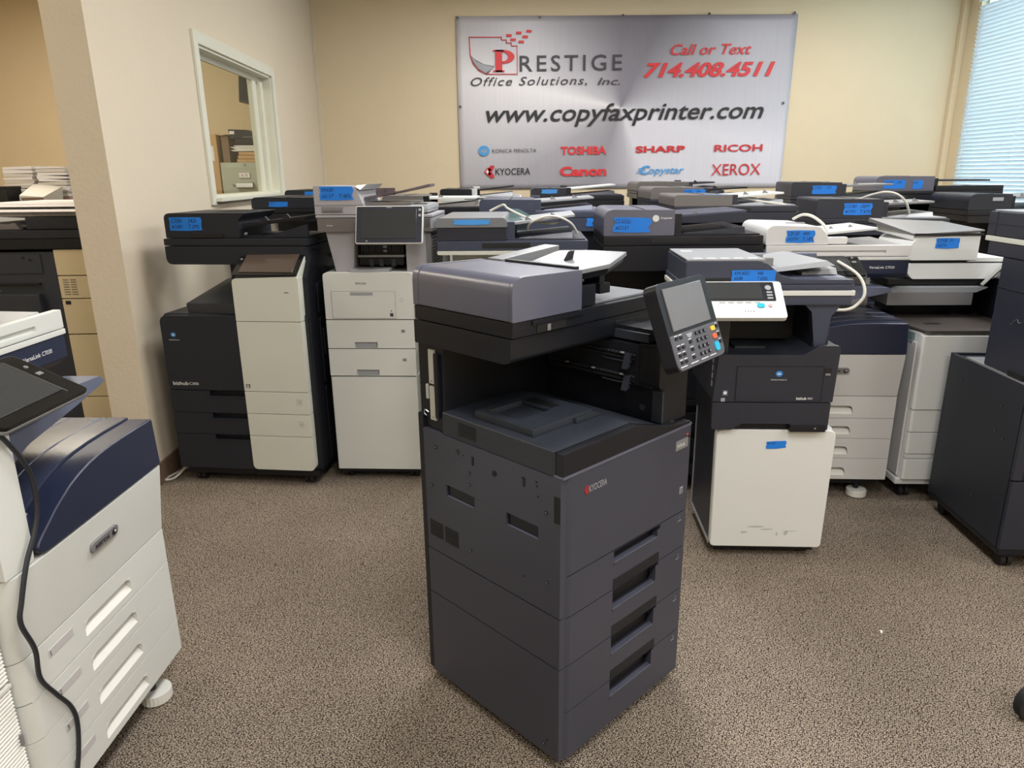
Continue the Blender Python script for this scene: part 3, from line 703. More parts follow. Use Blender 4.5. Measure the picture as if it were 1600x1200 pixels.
def main_copier_top(t):
    b = MB(); b.box(.237, .53, .170, .488, 1.0785, 1.084, .002); o = b.build('output_plate', 'tray_grey', t)
    for k in range(4):
        b = MB(); b.hexa([(.27 + .0 * k, .20 + .06 * k, 1.084), (.40, .215 + .06 * k, 1.084), (.40, .222 + .06 * k, 1.084), (.27, .215 + .06 * k, 1.084), (.27, .203 + .06 * k, 1.090), (.40, .217 + .06 * k, 1.0855), (.40, .220 + .06 * k, 1.0855), (.27, .212 + .06 * k, 1.090)], .0005); b.build('rib', 'tray_grey', o)
    b = MB(); b.box(.30, .37, .24, .27, 1.084, 1.096, .003); b.build('paper_stop', 'black', o)
    b = MB(); b.box(.235, .262, .36, .42, 1.09, 1.155, .003); b.build('tray_arm', 'black', t)
    P_ = [(.226, .175), (.315, .138), (.435, .18), (.425, .28), (.40, .362), (.385, .372), (.24, .35)]
    zf = lambda x, y: 1.164 + (x - .226) * .135
    b = MB(); bm = bmesh.new()
    up = [bm.verts.new((x, y, zf(x, y))) for x, y in P_]; dn = [bm.verts.new((x, y, zf(x, y) - .010)) for x, y in P_]
    bm.faces.new(up); bm.faces.new(dn[::-1])
    for k in range(len(P_)): bm.faces.new((up[k], dn[k], dn[(k + 1) % len(P_)], up[(k + 1) % len(P_)]))
    b._merge(bm, .0015, 2); tr = b.build('document_tray', 'tray_grey', t)
    b = MB(); bm = bmesh.new()
    up = [bm.verts.new((x * .98 + .006, y * .98 + .006, zf(x, y) - .011)) for x, y in P_]; dn = [bm.verts.new((x * .94 + .018, y * .94 + .018, zf(x, y) - .026)) for x, y in P_]
    bm.faces.new(up); bm.faces.new(dn[::-1])
    for k in range(len(P_)): bm.faces.new((up[k], dn[k], dn[(k + 1) % len(P_)], up[(k + 1) % len(P_)]))
    b._merge(bm, .002, 2); b.build('tray_underside', 'black', tr)
    b = MB(); b.hexa([(.30, .262, 1.175), (.325, .262, 1.178), (.325, .272, 1.178), (.30, .272, 1.175), (.318, .262, 1.196), (.332, .262, 1.199), (.332, .272, 1.199), (.318, .272, 1.196)], .001); b.build('paper_guide', 'black', tr)
    b = MB(); b.box(.222, .236, .165, .40, 1.164, 1.176, .002); b.build('tray_edge', 'black', tr)
    b = MB(); b.hexa([(.24, .43, 1.150), (.46, .43, 1.165), (.46, .485, 1.165), (.24, .485, 1.150), (.24, .43, 1.172), (.46, .43, 1.192), (.46, .485, 1.192), (.24, .485, 1.172)], .003); b.build('rear_tray_wall', 'tray_grey', tr)
    b = MB(); b.box(.32, .36, .17, .25, 1.10, 1.125, .003); b.box(.33, .35, .18, .23, 1.125, 1.164, .002); b.build('tray_support', 'black', tr)
    # control panel on its bracket
    px, py, pz, w, h, tl, yw = .278, -.09, .958, .239, .202, .363, .09
    o, T = touch_panel(t, px, py, pz, w, h, tl, yw, thick=.034, rad=.022, scr=(.1, .86, .45, .93), screen='screen')
    b = MB(T); b.rrect(.003, w - .003, -.0015, .002, .003, h * .41, [.02, .02, .001, .001], 0, 'y'); kb = b.build('keypad_plate', 'mid_grey', o)
    b = MB(T); b.rrect(.0045, w - .0045, -.0022, .002, .0045, h * .405, [.018, .018, .001, .001], 0, 'y'); b.build('keypad_inlay', 'key_plate', kb)
    O = T @ Vector((0, 0, 0))
    def key(kx, kz, kw, kh, m, n='key'):
        b = MB(T); b.rrect(kx - kw / 2, kx + kw / 2, -.005, 0, kz - kh / 2, kz + kh / 2, min(kw, kh) * .35, .0008, 'y'); return b.build(n, m, kb)
    for rI in range(4):
        for cI in range(3):
            k_ = key(.118 + cI * .020, .072 - rI * .0165, .012, .009, 'black')
            ch = '123456789*0#'[rI * 3 + cI]
            text(ch, k_, 'print_white', T @ Vector((.116 + cI * .020, -.0056, .0695 - rI * .0165)), T.col[0][:3], T.col[2][:3], h=.0055)
    for (kx, kz) in [(.025, .074), (.045, .074), (.025, .052), (.045, .052), (.022, .036), (.042, .036), (.022, .020), (.042, .020), (.082, .058), (.082, .040), (.080, .022)]:
        k_ = key(kx, kz, .011, .007, 'black')
        b = MB(T); b.box(kx - .007, kx + .007, -.0028, -.0022, kz + .0055, kz + .0072, 0); b.build('mark', 'print_white', kb)
    for (kx, kz) in [(.222, .072), (.222, .052), (.222, .034)]:
        key(kx, kz, .010, .008, 'black'); b = MB(T); b.box(kx - .006, kx + .006, -.0028, -.0022, kz + .006, kz + .0075, 0); b.build('mark', 'print_white', kb)
    key(.2, .070, .020, .011, 'yellow'); key(.2, .051, .020, .012, 'orange'); key(.2, .026, .022, .022, 'cyan')
    b = MB(T); b.prism([(.07, .078), (.10, .078), (.092, .068), (.078, .068)], 'y', -.003, 0); b.build('mark', 'light_grey', kb)
    for q in ((.012, .03), (.06, .035), (.11, .035), (.155, .03)):
        b = MB(T); b.box(q[0], q[0] + q[1], -.0028, -.0022, .0095, .0115, 0); b.build('mark', 'print_white', kb)
    b = MB(); b.box(.37, .43, -.04, .16, 1.0, 1.022, .004); b.build('panel_arm', 'black', t)
main_copier_top(kt)

# ------------------------------------------------------------------ shared builders
def feeder(t, x0, x1, y0, y1, z0, bh=.035, bwid=.24, bhh=.09, cover='graphite', base='black', tray='light_grey', out='mid_grey', rr=.035, lift=.05, rtop=.003, wall=None, slot=True, guides=2, slant=0.0):
    """document feeder: base lid, rounded block at the left, raised tray to the right, low output surface"""
    zb = z0 + bh
    b = MB(); b.box(x0, x1, y0, y1, z0, zb, .004); ba = b.build('feeder_base', base, t)
    if slot:
        b = MB(); b.box(x0 + (x1 - x0) * .30, x0 + (x1 - x0) * .62, y0 - .0015, y0 + .006, z0 + .008, zb - .008, .002); b.build('grip_recess', 'deep', ba)
    b = MB(); b.prism(fillet([(x0, zb + .001), (x0 + bwid + slant, zb + .001), (x0 + bwid, zb + bhh - .004), (x0, zb + bhh)], [.004, .003, rtop, rr]), 'y', y0 + .006, y1 - .005, .004)
    c = b.build('feeder_cover', cover, t)
    b = MB(); b.box(x0 + bwid * .55, x0 + bwid * .58, y0 + .02, y1 - .02, zb + bhh - .004, zb + bhh - .0005, 0); b.build('seam', 'deep', c)
    ox = x0 + bwid + slant
    b = MB(); b.box(ox + .004, x1 - .01, y0 + .02, y1 - .02, zb + .0005, zb + .006, .002); op = b.build('output_plate', out, t)
    b = MB(); b.hexa([(ox + .05, y0 + .06, zb + .006), (x1 - .06, y0 + .06, zb + .006), (x1 - .06, y1 - .06, zb + .006), (ox + .05, y1 - .06, zb + .006), (ox + .05, y0 + .07, zb + .008), (x1 - .06, y0 + .07, zb + .03), (x1 - .06, y1 - .07, zb + .03), (ox + .05, y1 - .07, zb + .008)], .003); b.build('output_ramp', out, op)
    ta, tb = zb + bhh * .62, zb + bhh * .62 + lift; xa, xb = x0 + bwid - .015, x1 - .05
    b = MB(); b.hexa([(xa, y0 + .05, ta), (xb, y0 + .09, tb), (xb, y1 - .06, tb), (xa, y1 - .04, ta), (xa, y0 + .05, ta + .012), (xb, y0 + .09, tb + .010), (xb, y1 - .06, tb + .010), (xa, y1 - .04, ta + .012)], .003); tr = b.build('document_tray', tray, t)
    b = MB(); b.box(xa, xa + .05, y0 + .035, y0 + .055, zb + .004, ta + .02, .003); b.build('tray_bracket', base, tr); b = MB(); b.box(xa, xa + .05, y1 - .05, y1 - .03, zb + .004, ta + .03, .003); b.build('tray_bracket', base, tr)
    for gk in range(guides):
        gx = xa + (xb - xa) * (.3 + .35 * gk); gz = ta + (tb - ta) * (.3 + .35 * gk) + .012; yy = y0 + .09 + .02 * gk
        b = MB(); b.prism([(gx, gz - .002), (gx + .035, gz), (gx + .006, gz + .018)], 'y', yy, yy + .006, .001); b.build('paper_guide', 'mid_grey' if tray != 'black' else 'black', tr)
    if wall:
        b = MB(); b.box(ox + .01, x1 - .002, y0, y0 + .018, zb, zb + wall, .004); b.build('front_wall', base, t)
    return ba, c, tr

def console(t, W, D, z0, z1, body='black', skin='white', drawers=3, dz=None, door=True, casters=True, side=None, logo=None, hpos=(.3, .7), inset=.0, doorm=None):
    """floor cabinet part of a copier: shell, door, drawers with pocket handles, casters"""
    b = MB(); b.box(.004, W - .004, .03, D, z0, z1 - .002, .004); b.build('body', side or skin, t)
    if casters:
        for cx in (.06, W - .06):
            for cy in (.07, D - .07): caster(t, cx, cy, z0 + .004)
    zd = z0 + (z1 - z0) * (.62 if door else 1); n = drawers
    if n:
        h = (zd - z0) / n
        for i in range(n):
            a, c = z0 + i * h + .0015, z0 + (i + 1) * h - .0015
            b = MB(); b.panel(0, W, a, c, 0, .03, [(W * hpos[0], W * hpos[1], a + h * .45, a + h * .72, .018)], .003); b.build('drawer', skin, t)
    if door:
        b = MB(); b.rrect(0, W, 0, .03, zd + .0015, z1, .006, .003, 'y'); b.build('front_door', doorm or skin, t)

def background_copier(label, x, y, deg, W, D, zs, zsc, bh, bhh, bwid, cover, base, tray, out, body='graphite', skin='graphite', rr=.03, lift=.05, tapes=(), group=None, wall=None, col=None, guides=2, slant=0.0, extra=None, scan=None, panel=True, sx0=0.0, lite=False):
    """a complete copier whose lower half is mostly hidden behind the ones in front"""
    t = thing('copier', label, 'copier', (x, y, 0), deg, group)
    zt = zs * .66
    console(t, W, D, .07, zt, 'black', skin, drawers=3, side=col or body)
    b = MB(); b.box(.01, W * .62, .10, D - .02, zt, zt + .012, .004); b.build('exit_tray', 'black_tex', t)
    b = MB(); b.box(.02, W - .02, D - .16, D - .01, zt, zs + .005, .006); b.box(W * .64, W - .01, .06, D - .17, zt, zs + .005, .006); b.build('column', col or body, t)
    b = MB(); b.rrect(sx0, W, .0, D, zs, zsc, [.012, .012, .002, .002], .003, 'y'); s_ = b.build('scanner', scan or base, t)
    feeder(t, sx0, W, .01, D - .01, zsc + .002, bh, bwid, bhh, cover, base, tray, out, rr, lift, wall=wall, guides=guides, slant=slant)
    if panel:
        touch_panel(t, W * .60, -.07, zs - .05, .24, .13, .9, 0, thick=.02, body='gloss', scr=(.06, .94, .08, .92), screen='screen_dark')
    for tp in tapes: tape(t, *tp)
    return t

# ------------------------------------------------------------------ left copier: black with a white front tower
def tower_copier():
    W, D = .655, .46
    t = thing('copier', 'black copier with a tall white front tower, beside the left wall', 'copier', (-1.477, 3.141, 0), -8.0)
    b = MB(); b.box(.01, W + .015, .035, D, .075, .80, .004); b.build('body', 'charcoal', t)
    b = MB(); b.box(.02, W + .01, .02, D, .045, .075, .004); b.build('base', 'black', t)
    for cx in (.07, W - .05):
        for cy in (.05, D - .06): caster(t, cx, cy, .058, rad=.024)
    # dark door
    b = MB(); b.prism(fillet([(0, .46), (.36, .46), (.36, .80), (0, .80)], [.004, 0, 0, .035]), 'y', 0, .035, .003); dr = b.build('front_door', 'charcoal', t)
    b = MB(); b.prism(fillet([(-.0, .75), (.36, .75), (.36, .805), (.0, .805)], [0, 0, 0, .02]), 'y', .03, .42, .008); b.build('door_top', 'charcoal', dr)
    konica_mark(dr, (.057, -.001, .715), X_, Z_, .0125)
    text('KONICA MINOLTA', dr, 'print_white', (.033, -.001, .689), X_, Z_, w=.05, h=.0042)
    text('bizhub', dr, 'print_white', (.022, -.001, .482), X_, Z_, w=.073, h=.0165, bold=.008)
    text('C300i', dr, 'print_white', (.099, -.001, .4835), X_, Z_, w=.045, h=.012)
    zz = [(.353, .457, .435), (.249, .351, .328), (.080, .247, .226)]
    for i, (a, c, hb) in enumerate(zz):
        b = MB(); b.panel(0, .3585, a, c, 0, .04, [(.190, .3584, hb - .004, c - .0001, .03)], .002); d = b.build('drawer', 'charcoal', t)
        b = MB(); b.prism(fillet([(.172, c), (.182, hb - .003), (.3584, hb - .003), (.3584, hb - .008), (.176, hb - .008), (.166, c)], .003), 'y', -.002, .012, .001); b.build('handle_lip', 'charcoal', d)
    # white tower: leaning-free front with rounded lower corners
    def wf(name, z0, z1, rad=0, mt='cream'):
        b = MB(); b.prism(fillet([(.3605, z0), (W + .001, z0), (W + .001, z1), (.3605, z1)], rad), 'y', -.006, .04, .003); return b.build(name, mt, t)
    wf('tower_foot', .083, .2475, [.025, .025, 0, 0])
    for i, (a, c) in enumerate(((.2495, .354), (.356, .459))):
        d = wf('tower_drawer', a, c)
        b = MB(); b.box(.600, .622, -.0066, -.005, c - .055, c - .033, 0); b.build('size_mark', 'mid_grey', d)
        b = MB(); b.box(.6013, .6207, -.0072, -.005, c - .0537, c - .0343, 0); q = b.build('size_mark', 'cream', d)
        b = MB(); b.cyl((.611, -.0072, c - .044), 'y', .004, .0012, 14); b.build('size_mark', 'light_grey', q)
    td = wf('tower_door', .461, .778)
    b = MB(); b.box(.372, .390, -.0072, -.005, .478, .494, 0); e_ = b.build('energy_sticker', 'print_dark', td)
    b = MB(); b.box(.3755, .3865, -.0080, -.007, .481, .484, 0); b.box(.378, .384, -.0080, -.007, .486, .491, 0); b.build('mark', 'print_white', e_)
    b = MB(); b.prism(fillet([(.3605, .780), (W + .001, .780), (W + .003, .975), (.3605, .965)], [0, 0, .012, .02]), 'y', -.006, .05, .003); tu = b.build('tower_top', 'cream', t)
    b = MB(); b.box(.592, .612, -.0068, -.005, .905, .9075, 0); b.build('lamp_slot', 'gloss', tu)
    b = MB(); b.prism(fillet([(.0, .93), (.0, .972), (.13, 1.072), (.17, 1.072), (.06, .93)], .006), 'x', W - .030, W + .0015, .002); b.build('tower_shoulder', 'cream', t)
    # right black side with a slanted silhouette
    b = MB(); b.prism(fillet([(.03, .075), (D, .075), (D, .985), (.31, 1.03), (.20, 1.075), (.12, 1.06), (.045, .965)], .01), 'x', W + .004, W + .024, .003); sd = b.build('side_cover', 'black', t)
    for (a, c) in ((.10, .40),): 
        for q in ((.085, .45), (.462, .775), (.785, .93)):
            b = MB(); b.rrect(W + .022, W + .030, .14, .42, q[0], q[1], .02, .003, 'x'); b.build('side_door', 'black', sd)
    b = MB(); b.box(W + .029, W + .034, .16, .20, .60, .72, .002); b.build('side_handle', 'charcoal', sd)
    # output cavity: black shelf, column
    b = MB(); b.hexa([(.11, .05, .805), (.36, .02, .805), (.36, .40, .805), (.11, .40, .805), (.10, .06, .845), (.36, .03, .850), (.36, .40, .955), (.13, .40, .91)], .006); b.build('exit_tray', 'charcoal', t)
    b = MB(); b.box(.255, W - .01, .20, D - .01, .80, 1.008, .004); b.build('column', 'charcoal', t)
    b = MB(); b.box(.40, W - .01, .05, .20, .79, .965, .004); b.build('column_front', 'charcoal', t)
    # scanner, lid, feeder
    b = MB(); b.prism(fillet([(.013, 1.012), (.60, 1.012), (.665, 1.035), (.665, 1.092), (.013, 1.092)], [.03, .01, .01, .003, .004]), 'y', .10, D, .004); b.build('scanner', 'charcoal', t)
    b = MB(); b.box(.012, .672, .10, D, 1.095, 1.125, .004); lid = b.build('feeder_base', 'charcoal', t)
    b = MB(); b.prism(fillet([(.020, 1.127), (.36, 1.127), (.36, 1.20), (.395, 1.234), (.020, 1.234)], [.003, .003, .02, .004, .028]), 'y', .112, .44, .006); fc = b.build('feeder_cover', 'charcoal', t)
    b = MB(); b.box(.14, .285, .105, .113, 1.128, 1.148, .003); b.build('grip_recess', 'deep', fc)
    for k in range(7):
        b = MB(); b.hexa([(.22 + .012 * k, .20 + .024 * k, 1.2325), (.27 + .012 * k, .21 + .024 * k, 1.2325), (.27 + .012 * k, .216 + .024 * k, 1.2325), (.22 + .012 * k, .206 + .024 * k, 1.2325), (.22 + .012 * k, .20 + .024 * k, 1.2355), (.27 + .012 * k, .21 + .024 * k, 1.2355), (.27 + .012 * k, .216 + .024 * k, 1.2355), (.22 + .012 * k, .206 + .024 * k, 1.2355)], 0); b.build('rib', 'black_tex', fc)
    b = MB(); b.hexa([(.375, .125, 1.172), (.66, .125, 1.202), (.66, .40, 1.202), (.375, .40, 1.172), (.375, .125, 1.188), (.66, .125, 1.220), (.66, .40, 1.220), (.375, .40, 1.188)], .005); tr = b.build('document_tray', 'black', t)
    for gx, gz in ((.47, 1.200), (.57, 1.211)):
        b = MB(); b.prism([(gx - .02, gz - .004), (gx + .02, gz), (gx + .004, gz + .018)], 'y', .14, .15, .001); b.build('paper_guide', 'charcoal', tr)
    b = MB(); b.prism([(.40, 1.127), (.665, 1.127), (.665, 1.185), (.60, 1.165), (.50, 1.14)], 'y', .13, .15, .003); b.build('tray_wall', 'charcoal', t)
    b = MB(); b.box(.34, .66, .15, .42, 1.126, 1.134, .002); b.build('output_plate', 'black_tex', t)
    b = MB(); b.cyl((.39, .118, 1.145), 'y', .006, .01, 12); b.build('hinge', 'mid_grey', fc)
    tape(t, .045, 1.160, .150, .056, .111, (('C300i', '242k'), ('#1681', 'T.29%')), torn=.003)
    o, T = touch_panel(t, .361, -.004, .982, .290, .153, .981, -.02, thick=.020, body='gloss', screen='screen_brown', scr=(.10, .93, .10, .90), rad=.012)
    b = MB(T); b.cyl((.014, -.001, .10), 'y', .005, .003, 14); b.build('button', 'mid_grey', o)
    b = MB(); b.box(.45, .60, .05, .12, .975, 1.0, .004); b.build('panel_arm', 'charcoal', t)
    return t
tower_copier()
# grey-white flex lying on the carpet behind its castor
b = MB(); b.tube([(-1.475, 3.22, .09), (-1.49, 3.20, .05), (-1.53, 3.17, .012), (-1.568, 3.155, .008), (-1.562, 3.20, .009), (-1.52, 3.30, .009), (-1.47, 3.36, .02), (-1.42, 3.42, .01)], .0055, 8)
tag(b.build('power_cord', 'cord_white'), 'loop of grey-white power cord on the carpet by the left wall baseboard', 'cord')

# ------------------------------------------------------------------ white printer on white cabinet (left middle)
t = thing('printer_stand', 'plain white rolling cabinet under the white printer with the large tablet screen', 'cabinet', (-.743, 3.138, 0), -4.6)
b = MB(); b.rrect(0, .395, 0, .40, .055, .506, [.006, .006, .003, .003], .006, 'z'); b.build('body', 'white', t)
b = MB(); b.box(.012, .383, .012, .388, .035, .055, .003); b.build('base', 'black', t)
for cx in (.04, .355):
    for cy in (.045, .355): caster(t, cx, cy, .05, rad=.02)

t = thing('printer', 'white office printer with grey scanner and large silver-framed tablet screen', 'printer', (-.743, 3.138, .508), -4.6)
def zz_(v): return v - .508
b = MB(); b.rrect(.004, .392, .02, .40, .002, zz_(.975), [.012, .012, .004, .004], .006); bd = b.build('body', 'white', t)
for (a, c) in ((.512, .636), (.640, .768)):
    b = MB(); b.panel(0, .395, zz_(a), zz_(c), 0, .03, [(.122, .225, zz_(a) + .0002, zz_(a) + .028, .014)], .004); d = b.build('paper_drawer', 'white', t)
    b = MB(); b.box(.126, .221, .008, .0135, zz_(a) + .004, zz_(a) + .026, .002); b.build('handle', 'light_grey', d)
    b = MB(); b.box(.335, .352, -.001, .001, zz_(c) - .056, zz_(c) - .042, 0); q = b.build('size_label', 'light_grey', d)
    b = MB(); b.box(.338, .343, -.0016, 0, zz_(c) - .053, zz_(c) - .046, 0); b.box(.345, .350, -.0016, 0, zz_(c) - .053, zz_(c) - .046, 0); b.build('mark', 'print_grey', q)
b = MB(); b.prism(fillet([(0, zz_(.772)), (.397, zz_(.772)), (.397, zz_(.978)), (0, zz_(.978))], [.003, .003, .018, .018]), 'y', 0, .03, .008); fr_ = b.build('front_cover', 'white', t)
b = MB(); b.box(.034, .315, -.002, .002, zz_(.778), zz_(.894), .001); dd = b.build('bypass_door', 'white', fr_)
b = MB(); b.box(.118, .218, -.004, -.001, zz_(.880), zz_(.893), .001); b.build('grip', 'light_grey', dd)
b = MB(); b.box(.29, .305, -.003, -.001, zz_(.785), zz_(.80), 0); b.build('energy_sticker', 'print_dark', dd)
b = MB(); b.prism([(.293, zz_(.812)), (.301, zz_(.812)), (.297, zz_(.806))], 'y', -.003, -.001); b.build('mark', 'print_dark', dd)
for zl in (.897, .776):
    b = MB(); b.box(.034, .315, -.0008, .002, zz_(zl) - .001, zz_(zl), 0); b.build('seam', 'mid_grey', fr_)
for xl in (.033, .3155):
    b = MB(); b.box(xl - .0005, xl + .0005, -.0008, .002, zz_(.776), zz_(.897), 0); b.build('seam', 'mid_grey', fr_)
text('RICOH', fr_, 'print_grey', (.145, -.0012, zz_(.927)), X_, Z_, w=.046, h=.009, bold=.01)
b = MB(); b.cyl((.345, -.0005, zz_(.858)), 'y', .008, .002, 20); q = b.build('power_button', 'light_grey', fr_); b = MB(); b.cyl((.345, -.0008, zz_(.858)), 'y', .0065, .002, 20); b.build('power_button_face', 'white', q)
# grey tower: two legs, exit bay, scanner, feeder
b = MB(); b.hexa([(.045, .06, zz_(.975)), (.125, .06, zz_(.975)), (.125, .34, zz_(.975)), (.045, .34, zz_(.975)), (.015, .05, zz_(1.15)), (.145, .05, zz_(1.15)), (.145, .34, zz_(1.15)), (.015, .34, zz_(1.15))], .004)
b.build('tower_leg', 'lilac_grey', t)
b = MB(); b.box(.365, .455, .05, .36, zz_(.95), zz_(1.15), .004); b.build('tower_leg', 'lilac_grey', t)
b = MB(); b.box(.10, .37, .33, .37, zz_(.975), zz_(1.15), .002); b.build('bay_back', 'graphite', t)
b = MB(); b.box(.098, .105, .07, .33, zz_(.98), zz_(1.15), .002); b.build('bay_side', 'slate', t)
b = MB(); b.box(.150, .345, .10, .33, zz_(1.045), zz_(1.15), .003); bay = b.build('exit_bay', 'deep', t)
for k in range(14):
    if k in (8, 9): continue
    b = MB(); b.box(.158 + k * .0125, .164 + k * .0125, .094, .101, zz_(1.06), zz_(1.10), .001); b.build('rib', 'graphite', bay)
for k in range(3):
    b = MB(); b.cyl((.263, .098, zz_(1.062 + k * .018)), 'x', .006, .016, 10); b.build('roller', 'light_grey', bay)
b = MB(); b.box(.140, .350, .085, .13, zz_(1.035), zz_(1.045), .002); b.build('bay_sill', 'light_grey', bay)
b = MB(); b.box(.145, .345, .09, .20, zz_(1.000), zz_(1.033), .003); ex = b.build('lower_exit', 'black', t)
for k in (.19, .235, .29):
    b = MB(); b.box(k, k + .02, .084, .092, zz_(.995), zz_(1.028), .002); b.build('finger', 'black_tex', ex)
b = MB(); b.rrect(.12, .29, .01, .16, zz_(.975), zz_(.990), .006, .003); b.build('exit_tray', 'light_grey', t)
b = MB(); b.rrect(-.015, .49, .03, .40, zz_(1.15), zz_(1.208), [.01, .01, .004, .004], .004); sc = b.build('scanner', 'taupe', t)
text('IM 430', sc, 'print_white', (.03, .0285, zz_(1.174)), X_, Z_, w=.024, h=.006)
b = MB(); b.box(.40, .492, .03, .40, zz_(1.16), zz_(1.208), .006); b.build('scanner_end', 'light_grey', sc)
b = MB(); b.box(-.018, .492, .03, .40, zz_(1.21), zz_(1.222), .004); lid = b.build('scanner_lid', 'lilac_grey', t)
b = MB(); b.prism(fillet([(-.018, zz_(1.224)), (.21, zz_(1.224)), (.165, zz_(1.338)), (-.018, zz_(1.344))], [.004, .002, .004, .006]), 'y', .03, .375, .004); fc = b.build('feeder_cover', 'lilac_grey', t)
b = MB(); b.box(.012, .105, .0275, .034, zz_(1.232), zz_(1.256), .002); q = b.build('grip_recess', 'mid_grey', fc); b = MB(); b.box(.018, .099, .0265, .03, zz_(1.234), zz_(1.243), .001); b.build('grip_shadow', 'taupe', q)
b = MB(); b.box(-.018, .21, .0285, .032, zz_(1.262), zz_(1.264), 0); b.build('seam', 'mid_grey', fc)
b = MB(); b.hexa([(.165, .03, zz_(1.338)), (.185, .03, zz_(1.325)), (.185, .37, zz_(1.325)), (.165, .37, zz_(1.338)), (.170, .04, zz_(1.345)), (.21, .05, zz_(1.348)), (.21, .36, zz_(1.348)), (.17, .36, zz_(1.345))], .002); b.build('feed_edge', 'cool_white', fc)
b = MB(); b.box(.19, .40, .06, .36, zz_(1.226), zz_(1.272), .006); b.build('output_plate', 'taupe', t)
b = MB(); b.box(.38, .47, .05, .38, zz_(1.226), zz_(1.262), .02); q = b.build('lid_handle_block', 'light_grey', t); b = MB(); b.box(.40, .455, .09, .13, zz_(1.259), zz_(1.2645), .002); b.build('slot', 'deep', q)
b = MB(); b.hexa([(.19, .07, zz_(1.285)), (.33, .07, zz_(1.31)), (.33, .33, zz_(1.31)), (.19, .33, zz_(1.285)), (.19, .07, zz_(1.295)), (.33, .07, zz_(1.318)), (.33, .33, zz_(1.318)), (.19, .33, zz_(1.295))], .003); tr = b.build('document_tray', 'purple_smoke', t)
b = MB(); b.hexa([(.31, .10, zz_(1.305)), (.47, .12, zz_(1.335)), (.47, .26, zz_(1.335)), (.31, .28, zz_(1.305)), (.31, .10, zz_(1.312)), (.47, .12, zz_(1.347)), (.47, .26, zz_(1.347)), (.31, .28, zz_(1.312))], .003); b.build('tray_extension', 'purple_smoke', tr)
for gx in (.215, .25):
    b = MB(); b.box(gx, gx + .05, .12 + gx * .3, .13 + gx * .3, zz_(1.30), zz_(1.33), .002); b.build('paper_guide', 'purple_smoke', tr)
tape(t, .010, zz_(1.285), .145, .055, .029, (('IM430', ''), ('#2117', 'T.48%')), torn=.006)
# vented right flank
b = MB(); b.box(.455, .478, .05, .38, zz_(.97), zz_(1.148), .003); vs_ = b.build('vent_side', 'mid_grey', t)
for k in range(12):
    b = MB(); b.box(.477, .4795, .08, .35, zz_(.98 + k * .0135), zz_(.985 + k * .0135), 0); b.build('vent_slot', 'deep', vs_)
o, T = touch_panel(t, .187, -.115, zz_(1.113), .283, .158, .32, -.03, thick=.02, body='cool_white', bezel='graphite', screen='screen_dark', scr=(.085, .905, .13, .90), rad=.008, bez_in=.004)
text('RICOH', o, 'print_white', T @ Vector((.13, -.003, .148)), T.col[0][:3], T.col[2][:3], h=.0035, w=.022)
for q in (.135, .112): 
    b = MB(T); b.rrect(.264, .275, -.003, 0, q, q + .010, .003, 0, 'y'); b.build('button', 'light_grey', o)
b = MB(T); b.box(.045, .052, -.003, 0, .008, .013, .001); b.build('sensor', 'light_grey', o)
b = MB(); b.box(.24, .32, -.09, .06, zz_(1.16), zz_(1.185), .003); b.build('panel_arm', 'mid_grey', t)

# ------------------------------------------------------------------ navy desktop copier on white cabinet (right of centre)
t = thing('copier_stand', 'white rolling cabinet with a small blue tape label, under the navy desktop copier', 'cabinet', (.792, 2.352, 0), -4.6)
b = MB(); b.rrect(.0, .404, .02, .36, .05, .493, [.02, .02, .004, .004], .006); b.build('body', 'graphite', t)
b = MB(); b.prism(fillet([(0, .045), (.404, .045), (.412, .507), (-.006, .507)], [.018, .018, .03, .03], 7), 'y', -.004, .03, .008, 3); fp = b.build('front_panel', 'cool_white', t)
b = MB(); b.box(.004, .404, .02, .355, .493, .507, .004); b.build('top_board', 'cool_white', t)
b = MB(); b.box(-.003, .0, .02, .36, .045, .06, .001); b.box(-.003, 0, .345, .36, .05, .5, .001); b.build('side_edge', 'light_grey', t)
b = MB(); b.box(.02, .384, .02, .34, .022, .048, .004); b.build('base', 'black', t)
for cx in (.05, .354):
    for cy in (.05, .31): caster(t, cx, cy, .04, rad=.018)
tape(t, .172, .436, .070, .026, -.0045, ('RT 501',), tilt=.06, torn=.003)
for (sx, sz, sw, sh, an) in [(.165, .128, .05, .006, .2), (.20, .118, .04, .005, .4), (.272, .105, .012, .016, .1), (.287, .112, .05, .002, .15), (.12, .105, .02, .008, .3), (.24, .10, .006, .012, .0)]:
    pts = [(sx + (random.random() - .5) * .004 + cos(a) * sw / 2 * (1 + .4 * random.random()), -.0042, sz + sin(a + an) * sh / 2 * (1 + .5 * random.random())) for a in [k * 2 * pi / 9 for k in range(9)]]
    poly_flat(pts, 'scuff', fp, 'scuff_mark', .0003) if 'scuff' in M else None

t = thing('desktop_copier', 'navy-grey desktop copier with white angled keypad, standing on the scuffed white cabinet', 'copier', (.792, 2.352, .509), -4.6)
def z5(v): return v - .509
# cassette
b = MB(); b.prism(fillet([(-.030, z5(.513)), (.04, z5(.513)), (.075, z5(.535)), (.24, z5(.535)), (.24, z5(.513)), (.37, z5(.513)), (.372, z5(.612)), (-.032, z5(.612))], [.01, .01, .01, .003, .003, .006, 0, 0]), 'y', -.022, .0, .003); ca = b.build('paper_cassette', 'graphite', t)
b = MB(); b.box(-.022, .362, .0, .32, 0.0, z5(.61), .003); b.build('cassette_body', 'black', ca)
b = MB(); b.box(.24, .362, -.028, -.018, z5(.508), z5(.532), .003); b.build('cassette_flap', 'black', ca)
b = MB(); b.cyl((.325, -.0285, z5(.522)), 'y', .003, .001, 10); b.build('mark', 'light_grey', ca)
